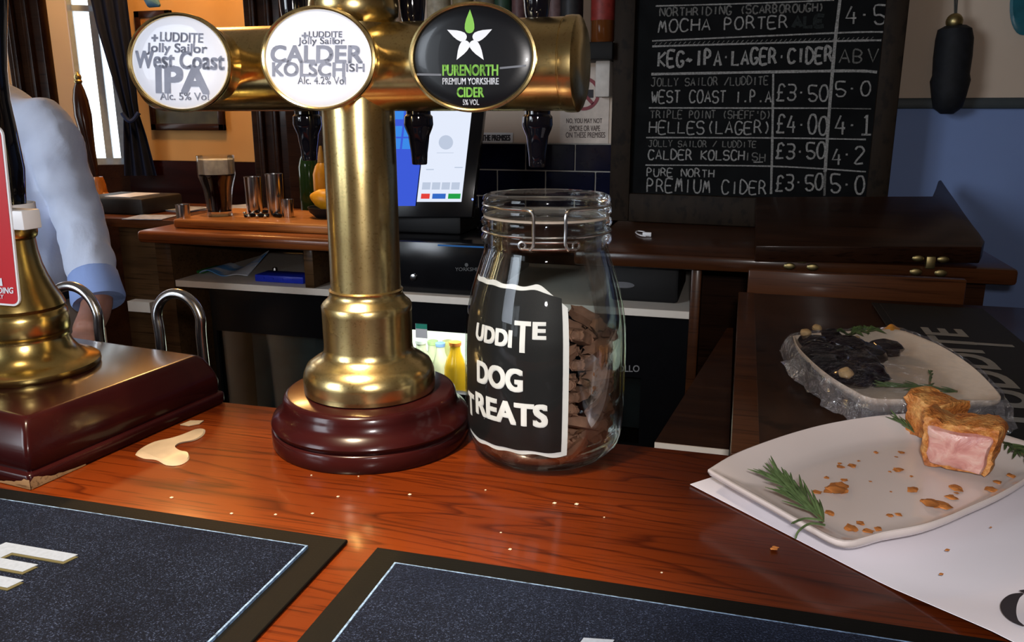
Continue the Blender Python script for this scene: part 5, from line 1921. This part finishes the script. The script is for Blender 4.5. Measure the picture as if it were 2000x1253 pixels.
cup(498, 412, 345, 33, 2.12, 'steel measure right of the dark pint')
cup(540, 418, 339, 34, 2.10, 'tallest steel measure, right of the middle one on the board')
cup(563, 420, 389, 24, 2.08, 'small steel thimble measure next to the lemon')
cup(359, 430, 399, 27, 1.99, 'small steel thimble measure at the left end of the board', z0=ZC + .0004)
# pint
pt = thing('pint_glass', 'pint glass of dark beer with cream foam on the wooden board', 'glass', V((oy(430, 420, 2.06).x, 2.06, zbd)))
c = oy(430, 420, 2.06); s = (c - _C).dot(_FW) / FPX
hgt = oy(430, 304, 2.06).z - zbd
rb, rt = 25 * s, 35 * s
gp = [(.95, 0), (.98, .02), (.96, .10), (1.0, .25), (1.12, .45), (1.28, .58), (1.40, .66), (1.43, .72), (1.42, .8), (1.42, 1.0)]
gp = [(rb * .98 * a, zbd + .0006 + hgt * b) for a, b in gp]
bm = bmesh.new(); lathe(bm, [(0, zbd + .0006)] + gp + [(gp[-1][0] - .002, gp[-1][1])] + [(r - .0025, h) for r, h in gp[::-1][1:-2]] + [(0, zbd + .012)], (c.x, 2.06, 0), 40)
finish('tumbler', bm, M['glass2'], pt)
bp = [(r - .0030, h) for r, h in gp if h < zbd + hgt * .69]
bm = bmesh.new(); lathe(bm, [(0, zbd + .013)] + [(r, max(h, zbd + .013)) for r, h in bp] + [(bp[-1][0] + .002, zbd + hgt * .70), (0, zbd + hgt * .70)], (c.x, 2.06, 0), 40)
finish('dark_beer', bm, flat('dark_beer', (.018, .0025, .002), .08, 0, .2), pt)
bm = bmesh.new(); rf = gp[-1][0] - .003
lathe(bm, [(0, zbd + hgt * .701), (rf, zbd + hgt * .701), (rf, zbd + hgt * .94), (rf - .002, zbd + hgt * .94), (rf - .004, zbd + hgt * .87), (0, zbd + hgt * .86)], (c.x, 2.06, 0), 40)
finish('foam', bm, flat('foam', (.85, .72, .58), .8, 0, .25, 60), pt)
# black bottle-opener keys
kp = oz(505, 420, zbd)
kb = thing('opener_bunch', 'black bunch of openers lying in front of the steel measures', 'keys', (kp.x, kp.y, zbd))
rd = random.Random(4)
for i in range(7):
    p = oz(488 + i * 9, 424 - (i % 3) * 5, zbd)
    bm = bmesh.new(); box(bm, (-.016, -.006, 0), (.016, .006, .010), .003, 2, Matrix.Translation(V((p.x, p.y, zbd + .0006 + (i % 3) * .004))) @ Matrix.Rotation(rd.uniform(0, 3), 4, 'Z'))
    finish('opener', bm, M['black'], kb)
for i in range(6):
    p = oz(478 + i * 8, 420 + (i % 2) * 6, zbd)
    bm = bmesh.new(); sphere(bm, V((p.x, p.y, zbd + .0055)), .005, 10, 8); finish('chain_bead', bm, M['steel'], kb)
# bowl with lemon, squeezy bottle, green bottle
c = oz(610, 428, zbd)
bm = bmesh.new(); lathe(bm, [(0, zbd + .0005), (.045, zbd + .0005), (.062, zbd + .016), (.068, zbd + .030), (.065, zbd + .030), (.058, zbd + .016), (.04, zbd + .006), (0, zbd + .005)], (c.x + .03, c.y + .06, 0), 36)
solo('dark_bowl', bm, M['matt_black'], 'low black bowl holding a lemon beside the brass column', 'bowl')
bm = bmesh.new()
lm = oy(612, 397, c.y + .03)
lathe(bm, [(0, -.052), (.006, -.050), (.012, -.044), (.024, -.030), (.030, -.010), (.030, .010), (.024, .030), (.012, .044), (.006, .05), (0, .052)], (c.x + .025, c.y + .05, zbd + .049), 28, 'X', Matrix.Rotation(.35, 3, 'Z') @ Matrix.Rotation(.25, 3, 'Y'))
solo('lemon', bm, flat('lemon_skin', (.72, .30, .01), .4, 0, .12, 90, .3), 'yellow lemon lying on the black bowl', 'lemon')
gb = oy(601, 400, 2.32)
bm = bmesh.new(); zg = ZC + .0006
lathe(bm, [(0, zg), (.030, zg), (.032, zg + .006), (.032, zg + .15), (.026, zg + .175), (.013, zg + .20), (.012, zg + .255), (0, zg + .255)], (gb.x, 2.34, 0), 28)
solo('green_bottle', bm, flat('green_glass', (.012, .035, .010), .1), 'dark green bottle standing behind the lemon', 'bottle')
yb_ = oy(628, 380, 2.30)
ybt = thing('squeezy_bottle', 'yellow squeezy bottle right behind the lemon beside the column', 'bottle', (yb_.x, 2.31, ZC + .0006))
bm = bmesh.new(); lathe(bm, [(0, zg), (.026, zg), (.028, zg + .008), (.028, zg + .13), (.020, zg + .155), (.012, zg + .165), (0, zg + .166)], (yb_.x, 2.31, 0), 28)
finish('bottle_body', bm, flat('mustard_yellow', (.50, .22, .01), .4), ybt)
bm = bmesh.new(); lathe(bm, [(0, zg + .166), (.012, zg + .166), (.010, zg + .185), (.004, zg + .215), (0, zg + .216)], (yb_.x, 2.31, 0), 20)
finish('nozzle', bm, flat('nozzle', (.35, .18, .03), .4), ybt)

# ------------------------------------------------------------------ lower left: service counter, papers, second pump
Yl = 2.52
x0 = oy(150, 440, Yl).x; x1 = oy(350, 440, Yl).x
zlow = oy(280, 428, Yl).z
lcx1 = oy(356, 430, 2.60).x
lc = thing('service_counter', 'brown counter with scattered papers behind the bartender', 'counter', ((x0 + x1) / 2 - .4, 2.8, 0))
bm = bmesh.new(); box(bm, (x0 - .9, Yl, zlow - .035), (x1 + .75, 3.05, zlow), .008); finish('counter_top', bm, wood('service_wood', (.07, .02, .006), (.11, .033, .01), (.15, .045, .013), .3), lc)
bm = bmesh.new(); box(bm, (oy(238, 500, Yl + .05).x, Yl + .05, 0), (oy(312, 500, Yl + .05).x, 3.0, zlow - .036)); finish('panel', bm, M['cabwood'], lc)
bm = bmesh.new(); a = oy(258, 605, Yl + .02); b = oy(290, 588, Yl + .02); box(bm, (a.x, Yl + .0, a.z), (b.x + .02, Yl + .045, b.z)); finish('white_shelf', bm, M['shelf'], lc)
for i, (x, y, w_, rot_, lab_) in enumerate(((282, 424, .15, .2, 'white printed sheet lying nearest the front of the service counter'), (310, 408, .16, -.3, 'bluish papers stacked behind on the service counter'), (345, 404, .14, .5, 'crumpled pale papers beside the pint glass'))):
    p = oz(x, y, zlow)
    p.x += (.03, .12, .30)[i]
    bm = bmesh.new()
    for k_ in range(1 + i):
        box(bm, (-w_ / 2, -.07, .0006 + k_ * .004), (w_ / 2, .07, .0026 + k_ * .004), 0, 1, Matrix.Translation(V((p.x, min(p.y, 2.95), zlow))) @ Matrix.Rotation(rot_ + k_ * .3, 4, 'Z'))
    solo('paper_sheet', bm, flat('paper_blueish', (.36, .40, .50), .7, 0, .4, 30), lab_, 'paper', 'papers on the service counter')
p = oz(232, 416, zlow)
bm = bmesh.new()
a = oy(196, 415, 2.62); b = oy(276, 388, 2.62)
bxt = thing('dark_box', 'dark box with a white lid strip behind the bartender\'s elbow', 'box', ((a.x + b.x) / 2, 2.7, zlow))
box(bm, (a.x - .10, 2.62, zlow + .0005), (b.x, 2.86, b.z), .01); finish('box_body', bm, flat('dark_box', (.03, .027, .025), .5), bxt)
bm = bmesh.new(); box(bm, (a.x + .02, 2.63, b.z - .0005), (oy(258, 388, 2.64).x, 2.8, b.z + .004)); finish('white_top', bm, M['white'], bxt)
hp = thing('far_hand_pump', 'dark hand pump with brass tip and orange foot at the far window', 'hand pump', (oy(200, 390, 2.95).x, 2.95, zlow))
Yp = 2.92
def hp_pt(x, y): return oy(x, y, Yp)
bm = bmesh.new()
pts = [hp_pt(*q) for q in ((153, 162), (154, 175), (157, 195), (162, 225), (169, 260), (176, 295), (183, 325), (187, 345))]
tube(bm, pts, [.012, .022, .030, .034, .027, .021, .017, .014], 18); finish('pump_handle', bm, flat('pump_brown', (.03, .012, .008), .15), hp)
bm = bmesh.new(); lathe(bm, [(0, -.004), (.014, 0), (.017, .008), (.012, .014), (.015, .022), (.014, .030), (.006, .038), (.004, .046), (0, .048)], hp_pt(153, 162), 20); finish('brass_tip', bm, M['brass_small'], hp)
bm = bmesh.new()
q = hp_pt(192, 345)
tube(bm, [q, hp_pt(194, 360), hp_pt(198, 378), hp_pt(206, 392), V((hp_pt(206, 392).x, Yp, zlow + .002))], [.018, .026, .026, .04, .05], 18); finish('pump_foot', bm, flat('orange_foot', (.40, .13, .02), .3), hp)

# curtain
bm = bmesh.new()
CYp = WP
cen = [(212, -50, 36), (219, 0, 35), (229, 57, 32), (246, 140, 24), (258, 200, 17), (263, 222, 15), (270, 265, 22), (281, 340, 31)]
rows = []
for x, y, hw in cen:
    row = []
    for i in range(33):
        u = i / 32
        p = WP.at(x + (u * 2 - 1) * hw, y) + wn * (.10 + .014 * math.sin(u * 19 + y * .003))
        row.append(p)
    rows.append(row)
vr = [[bm.verts.new(p) for p in row] for row in rows]
vb = [[bm.verts.new(p - wn * .006) for p in row] for row in rows]
for G in (vr, vb):
    for a, b in zip(G, G[1:]):
        for i in range(32): bm.faces.new((a[i], a[i + 1], b[i + 1], b[i]))
for i in (0, 32):
    for j in range(len(rows) - 1): bm.faces.new((vr[j][i], vr[j + 1][i], vb[j + 1][i], vb[j][i]))
cur = thing('window_curtain', 'dark navy curtain tied back beside the bright window', 'curtain', rows[-1][16])
finish('drape', bm, M['curtain'], cur)
bm = bmesh.new()
P = [WP.at(247 + 32 * u, 220 + 16 * math.sin(u * PI)) + wn * (.135) for u in [i / 10 for i in range(11)]]
tube(bm, P, .010, 8); finish('tie_back', bm, flat('tie_blue', (.015, .03, .10), .7), cur)
# pictures on the ochre wall
def picture(x0, y0, x1, y1, lab_, c_):
    Y = SY - .022
    a = oy(x0, y1, Y); b = oy(x1, y0, Y)
    t = thing('framed_picture', lab_, 'picture', ((a.x + b.x) / 2, Y, a.z), 'pictures on the ochre wall')
    bm = bmesh.new(); fw = .03
    box(bm, (a.x, Y, a.z), (b.x, Y + .02, a.z + fw), .003); box(bm, (a.x, Y, b.z - fw), (b.x, Y + .02, b.z), .003); box(bm, (a.x, Y, a.z), (a.x + fw, Y + .02, b.z), .003); box(bm, (b.x - fw, Y, a.z), (b.x, Y + .02, b.z), .003)
    finish('picture_frame', bm, M['darkwood'], t)
    bm = bmesh.new(); box(bm, (a.x + .02, Y + .006, a.z + .02), (b.x - .02, Y + .018, b.z - .02)); finish('print', bm, flat('print', c_, .4, 0, .5, 14), t)


picture(295, 130, 427, 254, 'dark landscape print hanging under the left badge on the ochre wall', (.05, .045, .02))
picture(268, 19, 330, 100, 'wood-framed print half hidden behind the left badge', (.32, .13, .03))
bm = bmesh.new()
p = oy(298, 4, 3.2)
tube(bm, [oy(280, -40, 3.2), oy(292, -8, 3.2), p, oy(312, 11, 3.2)], [.02, .03, .03, .006], 10)
solo('blue_pennant', bm, flat('blue_cloth', (.08, .20, .32), .7), 'small blue hanging tip at the top in front of the ochre wall', 'pennant')

# ------------------------------------------------------------------ bartender
per = thing('person', 'person in a pale blue shirt with rolled sleeve standing behind the bar', 'person', (oy(10, 600, 1.5).x, 1.5, 0))
Y0 = 1.47


def loft(bm, secs, n=24):
    """secs: (center, rx, ry, yaw)"""
    rings = []
    for c, rx, ry in secs:
        c = V(c)
        rings.append([bm.verts.new(c + V((rx * math.cos(2 * PI * i / n), ry * math.sin(2 * PI * i / n), 0))) for i in range(n)])
    for a, b in zip(rings, rings[1:]):
        for i in range(n): bm.faces.new((a[i], a[(i + 1) % n], b[(i + 1) % n], b[i]))
    bm.faces.new(rings[0][::-1]); bm.faces.new(rings[-1])


hipc = oy(18, 600, Y0).x; chc = oy(-22, 330, Y0).x
sh_z = oy(120, 215, 1.45).z
zs = lambda y: oy(50, y, Y0).z
SHR = oy(92, 254, 1.45)          # visible shoulder joint
SHL = V((chc - (SHR.x - chc), Y0 + .02, SHR.z))
ELB = oy(156, 430, 1.47); CUF = oy(190, 574, 1.40); WRI = oy(168, 648, 1.30); HND = oy(150, 685, 1.26)
neck_b = V((chc - .03, Y0 + .01, zs(150))); headc = V((chc - .09, Y0 - .01, zs(150) + .20))
hz = .93
# body (skin)
bm = bmesh.new()
loft(bm, [((hipc, Y0, hz - .05), .155, .11), ((hipc, Y0, hz + .05), .15, .105), ((hipc * .6 + chc * .4, Y0, zs(500)), .135, .10), ((chc, Y0, zs(330)), .155, .11), ((chc, Y0, zs(240)), .165, .105), ((chc, Y0, zs(195)), .12, .08), ((neck_b.x, neck_b.y, neck_b.z), .06, .06), ((headc.x, headc.y, headc.z - .07), .052, .055)])
vs = sphere(bm, headc, (.076, .098, .118), 24, 16)
for v in vs:                      # jaw and brow
    d = v.co - headc
    if d.z < -.02: v.co.x = headc.x + d.x * (1 + d.z * 2.2); 
    if d.y < -.06 and -.03 < d.z < .03: v.co.y += .004
sphere(bm, headc + V((0, -.104, -.012)), (.013, .018, .022), 10, 8)          # nose
for s in (-1, 1): sphere(bm, headc + V((s * .078, .01, -.01)), (.012, .02, .032), 10, 8)   # ears
sphere(bm, headc + V((0, -.088, -.058)), (.026, .012, .010), 10, 8)          # mouth
for A_, B_, C_, W_ in ((SHR, ELB, CUF, WRI), (SHL, SHL + V((-.05, .02, -.27)), SHL + V((-.03, -.12, -.42)), SHL + V((.02, -.22, -.47)))):
    tube(bm, smooth_path([A_, A_.lerp(B_, .5), B_, C_, W_], 5), [.047 - .020 * i / 20 for i in range(21)], 14)
    hd = (W_ - C_).normalized()
    sd = hd.cross(V((0, 0, 1))).normalized(); up_ = sd.cross(hd)
    palm = W_ + hd * .045
    mtx = Matrix((sd, hd, up_)).transposed()
    sphere(bm, palm, (.040, .050, .018), 14, 10, mtx)
    for k_, (off_, ln_) in enumerate(((-.030, .060), (-.010, .072), (.010, .068), (.029, .054))):
        r0 = palm + hd * .035 + sd * off_
        tube(bm, [r0, r0 + hd * ln_ * .5 - V((0, 0, .008)), r0 + hd * ln_ * .85 - V((0, 0, .026)), r0 + hd * ln_ - V((0, 0, .040))], [.0095, .009, .008, .006], 8)
    r0 = palm + sd * .034 - hd * .02
    tube(bm, [r0, r0 + sd * .022 + hd * .022 - V((0, 0, .006)), r0 + sd * .026 + hd * .05 - V((0, 0, .014))], [.012, .010, .007], 8)
for s in (-1, 1):
    tube(bm, smooth_path([(hipc + s * .08, Y0, hz), (hipc + s * .09, Y0 - .01, .5), (hipc + s * .10, Y0 + .01, .09)], 6), [.085 - .045 * i / 12 for i in range(13)], 14)
    sphere(bm, (hipc + s * .10, Y0 - .05, .045), (.045, .12, .04), 14, 8)
bm = evaluated(bm, ('REMESH', dict(mode='VOXEL', voxel_size=.006)), ('SMOOTH', dict(factor=.5, iterations=3)))
body_ = finish('body', bm, M['skin'], per)
for s in (-1, 1):
    bm = bmesh.new(); sphere(bm, headc + V((s * .030, -.089, .008)), (.012, .008, .008), 12, 8); finish('eye', bm, M['gloss_black'], per)
bm = bmesh.new()
vs = sphere(bm, headc + V((0, .012, .022)), (.084, .100, .112), 24, 16)
bmesh.ops.delete(bm, geom=[v for v in bm.verts if v.co.z < headc.z - .03 or (v.co.y < headc.y - .055 and v.co.z < headc.z + .06)], context='VERTS')
jitter(bm, .004, 60)
finish('hair', bm, M['hair'], per)
# shirt: torso with shoulders and both sleeves as one surface
bm = bmesh.new()
loft(bm, [((hipc, Y0, zs(566)), .150, .118), ((hipc, Y0, zs(545)), .166, .130), ((hipc * .75 + chc * .25, Y0, zs(470)), .166, .130), ((hipc * .4 + chc * .6, Y0, zs(400)), .166, .130), ((chc, Y0, zs(320)), .176, .132), ((chc, Y0, zs(255)), .178, .122), ((chc, Y0, zs(215)), .155, .100), ((chc - .005, Y0, zs(185)), .105, .085), ((neck_b.x, neck_b.y, zs(160)), .070, .075), ((neck_b.x, neck_b.y, zs(150)), .066, .070)])
for A_, B_, C_ in ((SHR, ELB, CUF), (SHL, SHL + V((-.05, .02, -.27)), SHL + V((-.03, -.12, -.42)))):
    inn = A_.lerp(V((chc, Y0, A_.z + .02)), .5)
    path = smooth_path([inn, A_, A_.lerp(B_, .5), B_, B_.lerp(C_, .5), C_], 5)
    rr_ = [.05, .052, .054, .056, .057, .057, .056, .055, .054, .053, .052, .052, .051, .050, .050, .050, .049, .049, .048, .048, .047, .047, .046, .046, .046, .046]
    rr_ = [max(.03, r * (1 + .045 * math.sin(i * 1.9))) for i, r in enumerate(rr_)]
    tube(bm, path, rr_[:len(path)], 18)
bm = evaluated(bm, ('REMESH', dict(mode='VOXEL', voxel_size=.008)), ('SMOOTH', dict(factor=.5, iterations=4)))
for v in bm.verts:
    q = v.co
    f_ = noise.noise(V((q.x * 9, q.y * 9, q.z * 15))) * .003 + (1 - abs(noise.noise(V((q.x * 16 + q.z * 9, q.y * 12, q.z * 11 - q.x * 8))))) ** 3 * .005
    v.co += v.normal * f_
shirt = finish('shirt', bm, M['shirt'], per)
bm = bmesh.new()
d_c = (CUF - ELB).normalized()
path = [CUF - d_c * .050, CUF - d_c * .045, CUF - d_c * .02, CUF + d_c * .012, CUF + d_c * .020, CUF + d_c * .016, CUF + d_c * .0]
tube(bm, path, [.046, .0495, .051, .054, .051, .047, .043], 24, False)
finish('rolled_cuff', bm, M['cuff'], shirt)
bm = bmesh.new()
loft(bm, [((hipc, Y0, hz - .10), .172, .128), ((hipc, Y0, hz), .170, .128), ((hipc, Y0, zs(572)), .158, .122)])
for s in (-1, 1):
    tube(bm, smooth_path([(hipc + s * .085, Y0, hz - .02), (hipc + s * .095, Y0 - .01, .5), (hipc + s * .10, Y0 + .01, .10)], 6), [.095 - .03 * i / 12 for i in range(13)], 16)
bm = evaluated(bm, ('REMESH', dict(mode='VOXEL', voxel_size=.010)), ('SMOOTH', dict(factor=.5, iterations=4)))
finish('trousers', bm, M['khaki'], per)
bm = bmesh.new()
n = 32
zz0, zz1 = zs(578), zs(560)
rings = [[bm.verts.new(V((hipc + .168 * math.cos(2 * PI * i / n), Y0 + .134 * math.sin(2 * PI * i / n), z))) for i in range(n)] for z in (zz0, zz1)]
for i in range(n): bm.faces.new((rings[0][i], rings[0][(i + 1) % n], rings[1][(i + 1) % n], rings[1][i]))
finish('belt', bm, M['belt'], per)
for s in (-1, 1):
    bm = bmesh.new(); sphere(bm, (hipc + s * .10, Y0 - .05, .05), (.052, .135, .05), 18, 10)
    for v in bm.verts: v.co.z = max(v.co.z, .0005)
    finish('shoe', bm, M['black'], per)
